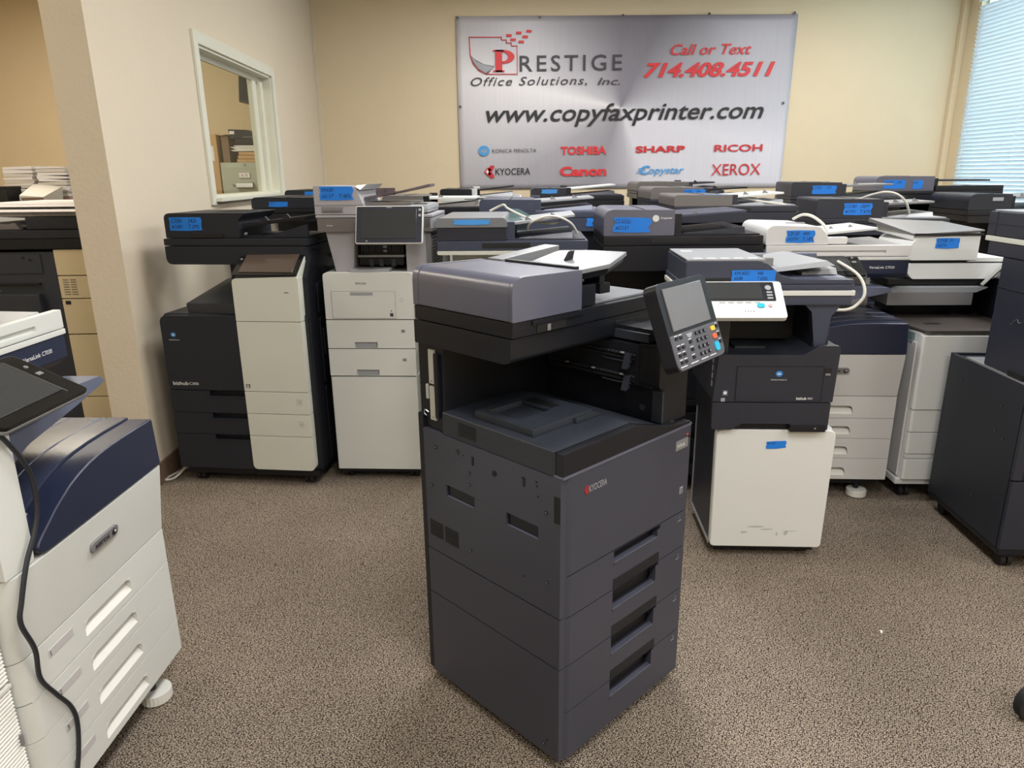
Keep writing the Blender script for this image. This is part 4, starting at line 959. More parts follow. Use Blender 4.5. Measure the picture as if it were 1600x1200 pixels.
# body with stepped top edge
prof = fillet([(-.032, z5(.615)), (.377, z5(.615)), (.384, z5(.79)), (.384, z5(.815)), (.315, z5(.815)), (.262, z5(.783)), (-.02, z5(.783))], [.002, .002, .003, .012, .02, .02, .006])
b = MB(); b.prism(prof, 'y', -.020, .0, .004); fb = b.build('front_cover', 'graphite', t)
b = MB(); b.box(-.028, .375, .0, .36, z5(.615), z5(.776), .003); b.build('body', 'graphite', t)
b = MB(); b.prism([(-.02, z5(.777)), (.262, z5(.777)), (.315, z5(.81)), (.38, z5(.81)), (.38, z5(.776)), (-.02, z5(.776))][:4] + [(.38, z5(.776))], 'y', .001, .34, .003); b.build('exit_tray', 'black_tex', t)
b = MB(); b.rrect(.045, .335, -.0225, -.018, z5(.622), z5(.742), [.0, .0, .003, .006], .0008, 'y'); dd = b.build('bypass_door', 'graphite', fb)
for q in ((.044, .0455), (.335, .3365)):
    b = MB(); b.box(q[0], q[1], -.0232, -.02, z5(.62), z5(.742), 0); b.build('seam', 'deep', dd)
b = MB(); b.box(.045, .336, -.0232, -.02, z5(.742), z5(.7435), 0); b.build('seam', 'deep', dd)
b = MB(); b.box(.340, .362, -.0215, -.014, z5(.708), z5(.738), .002); q = b.build('release_recess', 'deep', fb); b = MB(); b.box(.341, .359, -.023, -.016, z5(.711), z5(.719), .002); b.build('release_lever', 'mid_grey', q)
konica_mark(dd, (.186, -.0232, z5(.718)), X_, Z_, .0125)
text('KONICA MINOLTA', dd, 'print_white', (.160, -.0232, z5(.694)), X_, Z_, w=.054, h=.0042)
text('bizhub', dd, 'print_white', (.252, -.0232, z5(.6245)), X_, Z_, w=.034, h=.010, bold=.02); text('4052', dd, 'print_white', (.289, -.0232, z5(.626)), X_, Z_, w=.018, h=.007)
b = MB(); b.box(.000, .018, -.0215, -.019, z5(.638), z5(.657), 0); q = b.build('blue_sticker', 'slate', fb); b = MB(); b.cyl((.009, -.0215, z5(.648)), 'y', .006, .001, 14); b.build('mark', 'print_white', q)
b = MB(); b.box(-.004, .010, -.0215, -.019, z5(.616), z5(.629), 0); b.build('white_sticker', 'light_grey', fb)
for k in range(4):
    b = MB(); b.box(-.0295, -.0275, .02 + .0 * k, .032, z5(.66 + k * .028), z5(.680 + k * .028), 0); b.build('side_sticker', 'light_grey', fb)
# neck and scanner
b = MB(); b.box(.300, .355, .02, .33, z5(.80), z5(.955), .006); b.box(-.03, .02, .02, .33, z5(.776), z5(.955), .006); b.box(-.03, .35, .28, .33, z5(.776), z5(.955), .004); b.build('neck', 'graphite', t)
b = MB(); b.prism([(.255, z5(.955)), (.285, z5(.925)), (.305, z5(.80)), (.34, z5(.80)), (.352, z5(.91)), (.375, z5(.94)), (.405, z5(.958)), (.255, z5(.958))], 'y', .012, .05, .004); b.build('neck_bracket', 'navy_grey', t)
b = MB(); b.box(-.02, .30, .22, .28, z5(.785), z5(.93), .004); cv = b.build('exit_cavity', 'deep', t)
for k in range(16):
    b = MB(); b.box(.01 + k * .012, .016 + k * .012, .214, .222, z5(.852), z5(.868), 0); b.build('rib', 'black_tex', cv)
b = MB(); b.rrect(.06, .17, .10, .21, z5(.777), z5(.785), .004, .002); b.build('paper_flap', 'black_tex', t)
b = MB(); b.box(-.150, .408, .0, .40, z5(.950), z5(.982), .006); sc = b.build('scanner', 'navy_grey', t)
b = MB(); b.box(-.152, .414, -.006, .40, z5(.983), z5(1.000), .003); b.build('white_band', 'cool_white', sc)
b = MB(); b.box(-.148, .410, -.002, .40, z5(1.0015), z5(1.020), .004); ba = b.build('feeder_base', 'navy_grey', t)
prof = fillet([(-.145, z5(1.0215)), (.409, z5(1.0215)), (.409, z5(1.036)), (.22, z5(1.036)), (.17, z5(1.05)), (.12, z5(1.09)), (.09, z5(1.097)), (-.145, z5(1.097))], [.003, .003, .006, .02, .02, .02, .012, .006])
b = MB(); b.prism(prof, 'y', .0, .03, .004); fw = b.build('feeder_front', 'navy_grey', t)
b = MB(); b.box(-.145, .10, .03, .385, z5(1.0215), z5(1.093), .003); b.build('feeder_block', 'navy_grey', fw)
b = MB(); b.box(.09, .409, .36, .39, z5(1.0215), z5(1.085), .005); b.build('rear_wall', 'slate', fw)
b = MB(); b.box(-.143, .115, .004, .37, z5(1.0975), z5(1.104), .003); tp = b.build('feeder_top', 'light_grey', t)
for k in range(5):
    b = MB(); b.box(-.118 + k * .045, -.09 + k * .045, .012, .04, z5(1.1045), z5(1.1052), 0); b.build('instruction_label', 'cool_white', tp)
b = MB(); b.box(-.12, -.08, .24, .28, z5(1.1045), z5(1.1052), 0); b.build('instruction_label', 'cool_white', tp)
b = MB(); b.box(-.10, .04, -.002, .004, z5(1.023), z5(1.043), .006); b.build('grip_recess', 'deep', fw)
b = MB(); b.hexa([(.12, .05, z5(1.050)), (.36, .05, z5(1.076)), (.36, .34, z5(1.076)), (.10, .34, z5(1.055)), (.12, .05, z5(1.064)), (.34, .07, z5(1.090)), (.27, .32, z5(1.098)), (.10, .34, z5(1.069))], .002); dt = b.build('document_tray', 'light_grey', t)
for yy in (.085, .21):
    b = MB(); b.box(.10, .165, yy, yy + .03, z5(1.065), z5(1.098), .003); b.build('paper_guide', 'mid_grey', dt)
b = MB(); b.hexa([(.27, .10, z5(1.038)), (.39, .10, z5(1.040)), (.39, .30, z5(1.040)), (.27, .30, z5(1.038)), (.27, .10, z5(1.048)), (.39, .12, z5(1.060)), (.36, .28, z5(1.064)), (.27, .30, z5(1.048))], .002); b.build('tray_extension', 'light_grey', dt)
b = MB(); b.box(.17, .40, .04, .35, z5(1.030), z5(1.037), .002); b.build('output_plate', 'slate', t)
tape(t, .005, z5(1.030), .145, .038, -.0015, (('KM-4052', '44k'), ('#588', 'T.60%')), torn=.002)
o, T = touch_panel(t, -.133, -.150, z5(.937), .288, .150, .845, 0.0, thick=.018, body='cool_white', screen='screen_dark', scr=(.16, .76, .50, .93), rad=.012)
b = MB(T); b.rrect(.020, .262, -.002, 0, .068, .145, .005, 0, 'y'); bz_ = b.build('bezel', 'black', o)
b = MB(T); b.cyl((.242, -.003, .120), 'y', .010, .003, 18); b.build('button', 'light_grey', bz_)
for k in range(3):
    b = MB(T); b.box(.235, .253, -.004, -.001, .098 - k * .012, .105 - k * .012, .001); b.build('button', 'light_grey', bz_)
b = MB(T); b.rrect(.198, .222, -.004, 0, .040, .056, .007, .001, 'y'); b.build('start_button', 'cyan', o)
b = MB(T); b.rrect(.234, .246, -.004, 0, .042, .054, .004, .001, 'y'); b.build('stop_button', 'pink_paper', o)
for k in range(4):
    b = MB(T); b.cyl((.158 + k * .009, -.001, .026), 'y', .0015, .002, 8); b.build('indicator', 'print_grey', o)
for k in range(5):
    b = MB(T); b.box(.08 + k * .028, .098 + k * .028, -.0015, 0, .060, .062, 0); b.build('mark', 'light_grey', o)
b = MB(); b.box(.0, .10, -.10, .02, z5(.935), z5(.955), .004); b.build('panel_arm', 'mid_grey', t)

# ------------------------------------------------------------------ white-and-navy copiers (same model, one left in front, one at the right)
def navy_white_copier(label, x, y, deg, tapes=(), skin='white', yf=.08, xr=.578, dz=0.0, px=.105, D=.50, pz=.985):
    W = .57
    t = thing('copier', label, 'copier', (x, y, 0), deg, None)
    b = MB(); b.box(.008, W - .008, .034, D, .088, .66, .004); b.build('body', skin, t)
    b = MB(); b.box(.02, W - .02, .03, D - .01, .06, .088, .003); b.build('base', 'black', t)
    for cx in (.10, W - .10):
        b = MB(); fp = []
        for k in range(48):
            a = 2 * pi * k / 48; rr = .040 + (.0015 if k % 2 else 0); fp.append((cx + rr * cos(a), .035 + rr * sin(a)))
        b.prism(fp, 'z', .004, .032, .002); b.build('levelling_foot', 'vent_white', t)
        b = MB(); b.cyl((cx, .045, .048), 'z', .012, .03, 12); b.build('foot_stem', 'black', t)
        caster(t, cx, D - .08, .07, rad=.024)
    def curved(z0, z1, y0=0.0, y1=0.0, x1=W, bev=.002, yb=.035):
        """front slab with a rounded left edge, leaning out from y0 (bottom) to y1 (top)"""
        bm = bmesh.new(); prof = [(.0, yb)] + [(.030 - .030 * sin(a), .030 - .030 * cos(a)) for a in [pi / 2 - k * pi / 2 / 6 for k in range(7)]] + [(x1, 0), (x1, yb)]
        lo = [bm.verts.new((px, py + (y0 if py < yb else 0), z0)) for px, py in prof]; hi = [bm.verts.new((px, py + (y1 if py < yb else 0), z1)) for px, py in prof]
        bm.faces.new(lo[::-1]); bm.faces.new(hi); n = len(prof)
        for i in range(n): bm.faces.new((lo[i], lo[(i + 1) % n], hi[(i + 1) % n], hi[i]))
        b = MB(); b._merge(bm, bev, 2); return b
    for i, (a, c) in enumerate(((.373, .469), (.281, .3695), (.189, .2795), (.091, .1875))):
        b = MB(); b.prism([(.036, .034)] + [(.036 - .034 * sin(q), .034 - .034 * cos(q)) for q in [k * pi / 2 / 6 for k in range(7)]], 'z', a, c)
        hz = a + .018
        b.panel(.036, W, a, c, 0, .034, [(.205, .395, hz, hz + .036, .024)], .0015); d = b.build('paper_drawer', skin, t)
        b = MB(); b.prism(fillet([(.0, hz - .001), (.024, hz - .001), (.024, hz + .030), (.0, hz + .001)], [.0, 0, .01, 0]), 'x', .206, .394, .0); b.build('handle', 'vent_white', d)
        for hx, s in ((.205, 1), (.395, -1)):
            b = MB(); b.prism([(hx, hz + .0365), (hx + s * .016, hz + .0365), (hx + s * .006, hz + .031), (hx, hz + .02)], 'y', -.0004, .003); b.build('handle_corner', skin, d)
        b = MB(); b.box(.085, .165, -.0012, .002, c - .055 + .012, c - .055 + .030, .0005); q = b.build('number_strip', 'strip_grey', d)
        text(str(i + 1), q, 'print_dark', (.089, -.0018, c - .055 + .015), X_, Z_, h=.012)
    b = MB(); b.box(.02, W, .001, .03, .3705, .3722, 0); b.build('drawer_strip', skin, t)
    fc = curved(.471, .655, 0, -.022, bev=.004).build('front_cover', skin, t)
    q = radians(6.8)
    Tm = Matrix.Translation((.302, -.0155, .586)) @ Matrix.Rotation(-math.atan(.022 / .184) * -1, 4, 'X')
    b = MB(Tm); b.rrect(-.052, .052, -.005, .004, -.013, .013, .0125, .0015, 'y'); bd = b.build('badge', 'mid_grey', fc)
    text('xerox', bd, 'print_black', Tm @ Vector((-.042, -.0058, -.006)), X_, Tm.col[2][:3], w=.058, h=.011, bold=.01)
    b = MB(Tm); b.cyl((.034, -.0055, .0), 'y', .008, .002, 18); g_ = b.build('emblem', 'print_black', bd); b = MB(Tm); b.cyl((.036, -.0068, .002), 'y', .003, .001, 12); b.build('emblem', 'print_white', g_)
    # left column and white upper rim
    b = MB(); b.prism(fillet([(0, .657), (.082, .657), (.085, .70), (.088, .93), (.0, .93)], [.004, .01, .02, .01, .01]), 'y', -.018, .30, .006); b.build('left_column', skin, t)
    b = MB(); b.box(.0, .14, .30, D, .657, .952, .004); b.box(.14, W - .01, D - .12, D, .657, .952, .004); b.build('rear_column', skin, t)
    # navy exit cover with swept upper line
    pr = [(.088, .679), (.092, .668), (.104, .660), (.12, .658), (W + .002, .658), (W - .006, .784), (W - .012, .787), (.45, .788), (.38, .787), (.33, .784), (.29, .779), (.248, .769), (.215, .758), (.187, .745), (.16, .731), (.137, .716), (.11, .699), (.096, .689)]
    b = MB(); b.prism(pr, 'y', -.024, .035, .006, 3); nv = b.build('navy_cover', 'navy', t)
    pr = [(.10, .658), (W - .004, .658), (W - .008, .791), (.45, .793), (.38, .792), (.33, .789), (.29, .784), (.248, .774), (.215, .763), (.187, .750), (.16, .736), (.137, .721), (.11, .704)]
    b = MB(); b.prism(pr, 'y', .037, D - .125, .003); et = b.build('exit_tray', 'navy_gloss', t)
    for k in range(4):
        yy = .10 + .085 * k
        b = MB(); b.tube([(.14, yy, .7225), (.187, yy, .750), (.248, yy, .774), (.33, yy, .7892), (.40, yy, .7925), (.555, yy, .7915)], .0012, 6); b.build('tray_rib', 'slate', et)
    b = MB(); b.hexa([(.10, .03, .70), (.22, .03, .70), (.22, .30, .70), (.10, .30, .70), (.10, .03, .745), (.16, .03, .722), (.16, .30, .722), (.10, .30, .745)], .003); b.build('tray_flap', 'light_grey', et)
    # scanner
    y0 = yf
    b = MB(); b.prism(fillet([(y0, 1.028 + dz), (y0, .972 + dz), (y0 + .02, .955 + dz), (D, .955 + dz), (D, 1.028 + dz)], [.002, .01, .01, .003, .003]), 'x', .0, xr - .002, .002); sc = b.build('scanner', 'navy', t)
    text('VersaLink', sc, 'print_white', (xr - .158, y0 - .0008, .995 + dz), X_, Z_, w=.060, h=.010, bold=.004); text('C7030', sc, 'print_white', (xr - .093, y0 - .0008, .995 + dz), X_, Z_, w=.036, h=.010)
    b = MB(); b.box(-.003, xr + .002, y0 - .004, D, 1.030 + dz, 1.043 + dz, .003); b.build('scanner_rim', skin, sc)
    wm = 'warm_white' if skin != 'white' else 'white'
    b = MB(); b.panel(-.002, xr, 1.045 + dz, 1.090 + dz, y0 - .003, .02, [(.10, xr - .10, 1.056 + dz, 1.068 + dz, .008)], .003); b.box(-.002, xr, y0 + .017, D, 1.045 + dz, 1.070 + dz, .003); lid = b.build('feeder_base', wm, t)
    b = MB(); b.prism(fillet([(-.004, 1.092 + dz), (.245, 1.092 + dz), (.245, 1.125 + dz), (.21, 1.165 + dz), (-.004, 1.172 + dz)], [.003, .003, .02, .02, .04]), 'y', y0 + .005, D - .01, .008, 3); c = b.build('feeder_cover', wm, t)
    b = MB(); b.box(.12, .20, .25, .262, 1.166 + dz, 1.172 + dz, .001); b.build('seam', 'light_grey', c)
    b = MB(); b.hexa([(.23, y0 + .06, 1.125 + dz), (.47, y0 + .08, 1.145 + dz), (.44, D - .12, 1.150 + dz), (.23, D - .08, 1.125 + dz), (.23, y0 + .06, 1.136 + dz), (.47, y0 + .08, 1.155 + dz), (.44, D - .12, 1.161 + dz), (.23, D - .08, 1.136 + dz)], .003); tr = b.build('document_tray', wm, t)
    for gx, gz in ((.30, 1.140 + dz), (.38, 1.147 + dz)):
        b = MB(); b.prism([(gx, gz - .001), (gx + .028, gz + .001), (gx + .006, gz + .016)], 'y', .24, .248, .001); b.build('paper_guide', 'mid_grey', tr)
    b = MB(); b.hexa([(.26, y0 + .03, 1.071 + dz), (xr - .02, y0 + .03, 1.071 + dz), (xr - .02, D - .06, 1.071 + dz), (.26, D - .06, 1.071 + dz), (.26, y0 + .03, 1.074 + dz), (xr - .02, y0 + .04, 1.088 + dz), (xr - .02, D - .06, 1.095 + dz), (.26, D - .06, 1.074 + dz)], .003); b.build('output_ramp', 'taupe' if skin != 'white' else 'light_grey', t)
    b = MB(); b.box(.23, .33, y0 + .02, y0 + .045, 1.092 + dz, 1.122 + dz, .008); b.build('tray_bracket', wm, c)
    # tablet and its wedge shaped bracket
    o, T = touch_panel(t, px, -.045, pz, .262, .175, 1.12, 0, thick=.012, body='gloss', screen='screen_dark', scr=(.06, .80, .16, .92), rad=.016)
    b = MB(T); b.rrect(-.001, .263, .008, .015, -.001, .176, .016, .002, 'y'); b.build('panel_rim', 'mid_grey', o)
    b = MB(T); b.cyl((.236, -.001, .125), 'y', .005, .002, 14); b.build('home_button', 'mid_grey', o)
    b = MB(T); b.box(.228, .244, -.0015, 0, .09, .10, .0005); b.build('button', 'mid_grey', o)
    b = MB(T); b.box(.215, .2158, -.0008, 0, .02, .16, 0); b.build('seam', 'mid_grey', o)
    b = MB(); b.prism(fillet([(.00, pz - .012), (.14, pz - .02), (.14, pz + .02), (.04, pz - .005)], .008), 'x', px + .03, px + .23, .004); b.build('panel_bracket', 'slate', t)
    b = MB(); b.prism(fillet([(.05, .80), (.11, .80), (.22, .848), (.40, .878), (.515, .902), (.50, .920), (.05, .94)], [.01, .03, .05, .04, .006, .01, .01]), 'y', .05, .14, .006); b.build('panel_wedge', 'slate', t)
    for tp in tapes: tape(t, *tp)
    return t
navy_white_copier('white and navy copier nearest the camera on the left, black cord hanging over its drawers', -.938, 1.198, 87.0, yf=.15, xr=.545, dz=-.014, px=.045, D=.56, pz=.945)
navy_white_copier('white and navy copier standing behind the desktop copier, with a taped cream feeder', 1.124, 2.85, -5.0,
                  tapes=[(.075, 1.102, .115, .048, .0845, (('C8130', '44M'), ('#2091', 'T.18%')))], skin='warm_white')
b = MB(); cp = [(.029, .965), (.062, .916), (.087, .874), (.105, .826), (.102, .766), (.083, .721), (.045, .673), (.012, .61), (-.002, .57), (.017, .499), (.039, .414), (.071, .349), (.103, .289), (.109, .233), (.084, .150), (.04, .09), (-.03, .03), (-.12, .012)]
yo = lambda z: -.030 if z > .46 else -.009
Fm = Matrix.Translation((-.938, 1.198, 0)) @ Matrix.Rotation(radians(87), 4, 'Z')
b.tube([Fm @ Vector((-.05, -.05, 1.10))] + [Fm @ Vector((px, yo(pz), pz)) for px, pz in cp], .0048, 8)
tag(b.build('power_cord', 'cord_black'), 'black power cord hanging down the drawers of the nearest white and navy copier', 'cord')

# ribbed white paper feeder at the lower left edge
t = thing('paper_feeder', 'white finely ribbed side feeder in the lower left corner of the photo', 'feeder', (-.938, 1.198, 0), 87.0)
b = MB(); b.box(-.55, -.008, .03, .55, .04, .60, .004); b.build('body', 'white', t)
for cx in (-.5, -.06):
    for cy in (.08, .5): caster(t, cx, cy, .045, rad=.02)
zr = .05; k = 0
while zr < .595:
    if not (.430 < zr < .446):
        b = MB(); b.prism([(.014, zr), (.03, zr), (.03, zr + .0068), (.020, zr + .0068)], 'x', -.548, -.010); b.build('rib', 'vent_white', t)
    zr += .0085
b = MB(); b.box(-.55, -.008, .012, .03, .433, .440, .001); b.build('drawer_seam', 'vent_white', t)
b = MB(); b.box(-.018, -.012, .010, .016, .30, .325, .001); b.build('latch', 'mid_grey', t)

# ------------------------------------------------------------------ white copier at the right with brown top and grey lid
t = thing('copier', 'tall white copier with dark brown work top and grey scanner lid at the right', 'copier', (1.742, 2.776, 0), -4.0)
b = MB(); b.box(.004, .586, .02, .56, .085, .742, .004); b.build('body', 'warm_white', t)
b = MB(); b.box(-.012, .59, .012, .56, .075, .10, .004); b.build('base_rim', 'cool_white', t)
for cx in (.05, .54):
    for cy in (.06, .5): caster(t, cx, cy, .074, rad=.026)
for (a, c) in ((.104, .196), (.222, .317), (.320, .417)):
    b = MB(); b.rrect(.006, .59, -.004, .02, a, c, [.012, .012, .004, .004], .004, 'z'); b.build('paper_drawer', 'cool_white', t)
b = MB(); b.box(.006, .59, -.002, .02, .199, .219, .003); b.build('drawer_strip', 'cool_white', t)
b = MB(); b.rrect(.004, .59, -.006, .02, .420, .735, [.014, .014, .004, .004], .006, 'z'); b.build('front_door', 'cool_white', t)
b = MB(); b.box(-.004, .004, .03, .30, .11, .70, .003); b.box(-.004, .004, .30, .55, .11, .70, .003); b.build('side_cover', 'warm_white', t)
b = MB(); b.box(-.006, .004, .06, .14, .69, .735, .002); q = b.build('green_latch', 'smoke_green', t)
b = MB(); b.prism(fillet([(.012, .0), (.59, .0), (.59, .56), (.0, .56), (.0, .10)], [.03, .02, .02, .02, .03]), 'z', .743, .756, .004); tp = b.build('work_top', 'brown', t)
b = MB(); b.box(.08, .14, .13, .155, .756, .7575, 0); b.build('recess', 'black', tp)
b = MB(); b.box(.05, .56, .38, .56, .757, .93, .004); b.box(.42, .56, .12, .38, .757, .93, .004); b.build('column', 'black', t)
b = MB(); b.prism(fillet([(-.03, .812), (.335, .812), (.335, .868), (.30, .868), (-.03, .868)], .004), 'y', .27, .54, .003); sh_ = b.build('inner_shelf', 'mid_grey', t)
b = MB(); b.prism(fillet([(-.055, .868), (.345, .868), (.40, .892), (.02, .892), (-.01, .875)], .003), 'y', .27, .54, .003); b.build('inner_shelf_top', 'light_grey', sh_)
b = MB(); b.box(-.02, .45, .31, .54, .895, .922, .004); b.build('neck', 'deep', t)
b = MB(); b.prism(fillet([(.055, .992), (.052, .945), (.075, .924), (.43, .924), (.45, .97), (.45, .992)], [.003, .02, .02, .02, .02, .004]), 'y', .29, .60, .006); sc = b.build('scanner', 'cool_white', t)
b = MB(); b.box(.06, .44, .30, .60, .9925, 1.004, .002); b.build('gap', 'black', sc)
b = MB(); b.rrect(.30, .455, .29, .60, .998, 1.016, .01, .003, 'z'); b.build('scanner_top', 'cool_white', sc)
b = MB(); b.prism(fillet([(.045, 1.005), (.335, 1.005), (.335, 1.125), (.06, 1.095), (.035, 1.05)], [.02, .006, .01, .03, .02]), 'y', .285, .60, .010, 3); fc = b.build('feeder_cover', 'cool_white', t)
b = MB(); b.hexa([(.055, .28, 1.112), (.345, .28, 1.128), (.345, .62, 1.135), (.0, .62, 1.15), (.055, .28, 1.119), (.345, .28, 1.135), (.345, .62, 1.150), (.0, .62, 1.168)], .003); b.build('grey_lid', 'lid_grey', fc)
b = MB(); b.box(.054, .344, .2785, .284, 1.111, 1.121, .001); b.build('lid_edge', 'deep', fc)
b = MB(); b.hexa([(.055, .292, 1.09), (.33, .292, 1.11), (.33, .60, 1.11), (.03, .60, 1.11), (.055, .292, 1.111), (.335, .292, 1.127), (.33, .60, 1.134), (.03, .60, 1.149)], .004); b.build('lid_base', 'cool_white', fc)
tape(t, .15, 1.058, .098, .042, .284, (('C7500', 'P1'), ('#2276', '')), torn=.002)
o, T = touch_panel(t, .368, .270, .895, .11, .15, -.62, 0.9, thick=.014, body='cool_white', bezel='screen_brown', screen='screen_dark', scr=(.1, .9, .1, .9), rad=.006)

# ------------------------------------------------------------------ charcoal copier cut by the right edge
t = thing('copier', 'tall charcoal copier with a screwed side panel, cut off by the right edge', 'copier', (1.782, 2.205, 0), -5.6)
b = MB(); b.box(.012, .60, .012, .50, .075, .672, .004); b.build('body', 'charcoal', t)
b = MB(); b.box(-.003, .012, .018, .492, .085, .680, .003); sp_ = b.build('side_panel', 'charcoal', t)
b = MB(); b.box(-.002, .60, .494, .508, .07, .682, .003); b.build('back_panel', 'charcoal', t)
b = MB(); b.box(.0, .60, .0, .50, .062, .084, .004); b.build('base', 'black', t)
for (yy, zz) in ((.13, .58), (.14, .48), (.09, .47), (.205, .20), (.40, .60)):
    b = MB(); b.cyl((-.004, yy, zz), 'x', .0045, .002, 12); q = b.build('screw', 'deep', sp_); b = MB(); b.cyl((-.005, yy, zz), 'x', .002, .002, 8); b.build('screw_slot', 'mid_grey', q)
b = MB(); b.box(-.002, .60, -.002, .014, .085, .345, .005); b.build('lower_door', 'graphite', t)
b = MB(); b.box(.03, .60, .004, .014, .35, .67, .003); b.build('upper_door', 'black', t)
b = MB(); b.box(-.003, .03, .0, .014, .35, .67, .003); b.build('door_post', 'graphite', t)
b = MB(); b.box(-.001, .60, .01, .40, .681, .690, .003); b.build('top_rim', 'mid_grey', t)
b = MB(); b.box(-.002, .004, .05, .14, .690, .712, .003); b.build('side_grip', 'deep', t)
for cx, cy in ((.05, .04), (.05, .44), (.55, .04), (.55, .44)): caster(t, cx, cy, .064, rad=.027)
b = MB(); b.box(.004, .60, -.06, .292, .691, 1.082, .004); up = b.build('upper_body', 'graphite', t)
b = MB(); b.box(.002, .60, -.061, .293, .976, .9785, 0); b.build('seam', 'deep', up)
b = MB(); b.tube([(.003, .18, .86), (.003, .15, .885), (.003, .135, .875), (.003, .12, .88)], .0008, 6); b.build('scratch', 'mid_grey', up)
b = MB(); b.box(.0, .60, -.08, .385, 1.084, 1.130, .004); b.build('scanner', 'graphite', t)
b = MB(); b.box(-.002, .60, -.08, .41, 1.132, 1.150, .003); b.build('white_band', 'cream', t)
b = MB(); b.box(.0, .60, -.08, .41, 1.152, 1.236, .004); fd = b.build('feeder_block', 'graphite', t)
b = MB(); b.box(-.0008, .60, -.0805, .4105, 1.192, 1.194, 0); b.build('seam', 'deep', fd)
b = MB(); b.box(-.0008, .002, .355, .357, 1.152, 1.236, 0); b.build('seam', 'deep', fd)
b = MB(); b.box(.01, .59, -.07, .40, 1.237, 1.242, .002); b.build('feeder_top', 'light_grey', fd)

# ------------------------------------------------------------------ the crowd behind: front row
background_copier('charcoal copier with cream side between the tablet printer and the middle copier', -.225, 2.97, -3.5, .62, .52, 1.065, 1.080, .038, .088, .285,
    'graphite', 'navy_grey', 'light_grey', 'graphite', body='cream', skin='cream', rr=.03, lift=.035, guides=2, scan='cream', col='cream',
    tapes=[(.07, 1.187, .15, .019, .0092, (), False, 'tape_light')], panel=False)
c1 = [o for o in bpy.data.objects if o.get('label', '').startswith('charcoal copier with cream side')][0]
b = MB(); b.prism(fillet([(-.004, 1.175), (.289, 1.175), (.286, 1.2135), (-.004, 1.2135)], [.003, .003, .02, .034]), 'y', .010, .515, .006); b.build('silver_top', 'tray_grey', c1)
b = MB(); b.prism(fillet([(.292, 1.155), (.372, 1.155), (.365, 1.19), (.31, 1.222), (.292, 1.222)], [.002, .004, .03, .03, .004]), 'y', .14, .145, .001); b.build('paper_shield', 'smoke_green', c1)
b = MB(); b.prism(fillet([(.292, 1.165), (.392, 1.165), (.385, 1.20), (.33, 1.232), (.292, 1.232)], [.002, .004, .03, .03, .004]), 'y', .36, .365, .001); b.build('paper_shield', 'smoke_green', c1)
background_copier('navy-grey copier with a white disc emblem and large blue tape on its feeder', .462, 2.96, -3.0, .655, .50, .99, 1.092, .038, .108, .290,
    'gunmetal_lid', 'black', 'navy_grey', 'black', body='black', skin='graphite', rr=.042, lift=.02, guides=1, slant=.0, scan='black',
    tapes=[(.038, 1.150, .155, .058, .0148, ('CS-5053ci', '#2131'), False, 'tape', -.02, .012)], panel=False)
cs = [o for o in bpy.data.objects if o.get('label', '').startswith('navy-grey copier with a white disc')][0]
b = MB(); b.cyl((.212, .0145, 1.203), 'y', .0135, .002, 24); e_ = b.build('emblem_disc', 'cool_white', cs)
text('Copystar', cs, 'print_white', (.232, .0148, 1.1985), X_, Z_, w=.048, h=.010, bold=.01)

# second row
background_copier('navy copier with a silver right edge behind the cream-sided copier', -.06, 3.72, -3.0, .64, .50, 1.10, 1.165, .03, .065, .28,
    'navy_grey', 'navy_grey', 'light_grey', 'slate', body='graphite', rr=.02, lift=.02, guides=2, panel=False, scan='navy_grey',
    tapes=[(.545, 1.125, .035, .04, -.001, ())])
background_copier('grey copier with pale tape on its flat lid behind the disc emblem copier', .95, 3.76, -3.0, .64, .50, 1.13, 1.180, .03, .06, .30,
    'taupe', 'graphite', 'cool_white', 'light_grey', body='graphite', rr=.02, lift=.02, panel=False, tapes=[(.16, .03, .12, .03, 1.2704, (), True, 'tape_light')])
background_copier('dark grey copier with a torn tape label behind the cream feeder', 1.70, 3.76, -9.0, .66, .46, 1.06, 1.115, .025, .102, .33,
    'graphite', 'graphite', 'mid_grey', 'light_grey', body='graphite', rr=.014, lift=.012, panel=False, guides=2,
    tapes=[(.135, 1.162, .14, .058, .0150, (('C5780', '100M'), ('#1951', 'T.47%')))])
background_copier('black copier with a silver sticker, rightmost in the second row', 2.80, 4.20, -6.0, .62, .50, 1.08, 1.120, .03, .095, .24,
    'charcoal', 'black', 'mid_grey', 'black', body='black', rr=.05, lift=.02, panel=False, tapes=[])
bk = [o for o in bpy.data.objects if o.get('label', '').startswith('black copier with a silver sticker')][0]
b = MB(); b.box(.13, .19, .0135, .016, 1.205, 1.225, .001); b.build('silver_sticker', 'light_grey', bk)
background_copier('black copier with dark blue tape, behind the white-towered copier', -1.35, 4.15, -4.0, .62, .50, 1.14, 1.185, .025, .062, .36,
    'charcoal', 'black', 'black', 'black', body='black', rr=.03, lift=.02, panel=False, guides=0, tapes=[(.10, 1.222, .11, .026, .0150, ('#1742',))])
background_copier('beige-lidded copier partly hidden behind the tablet printer', -.64, 4.30, -3.0, .60, .50, 1.12, 1.17, .03, .07, .24,
    'taupe', 'black', 'cool_white', 'taupe', body='cream', rr=.03, lift=.0, panel=False, guides=1)
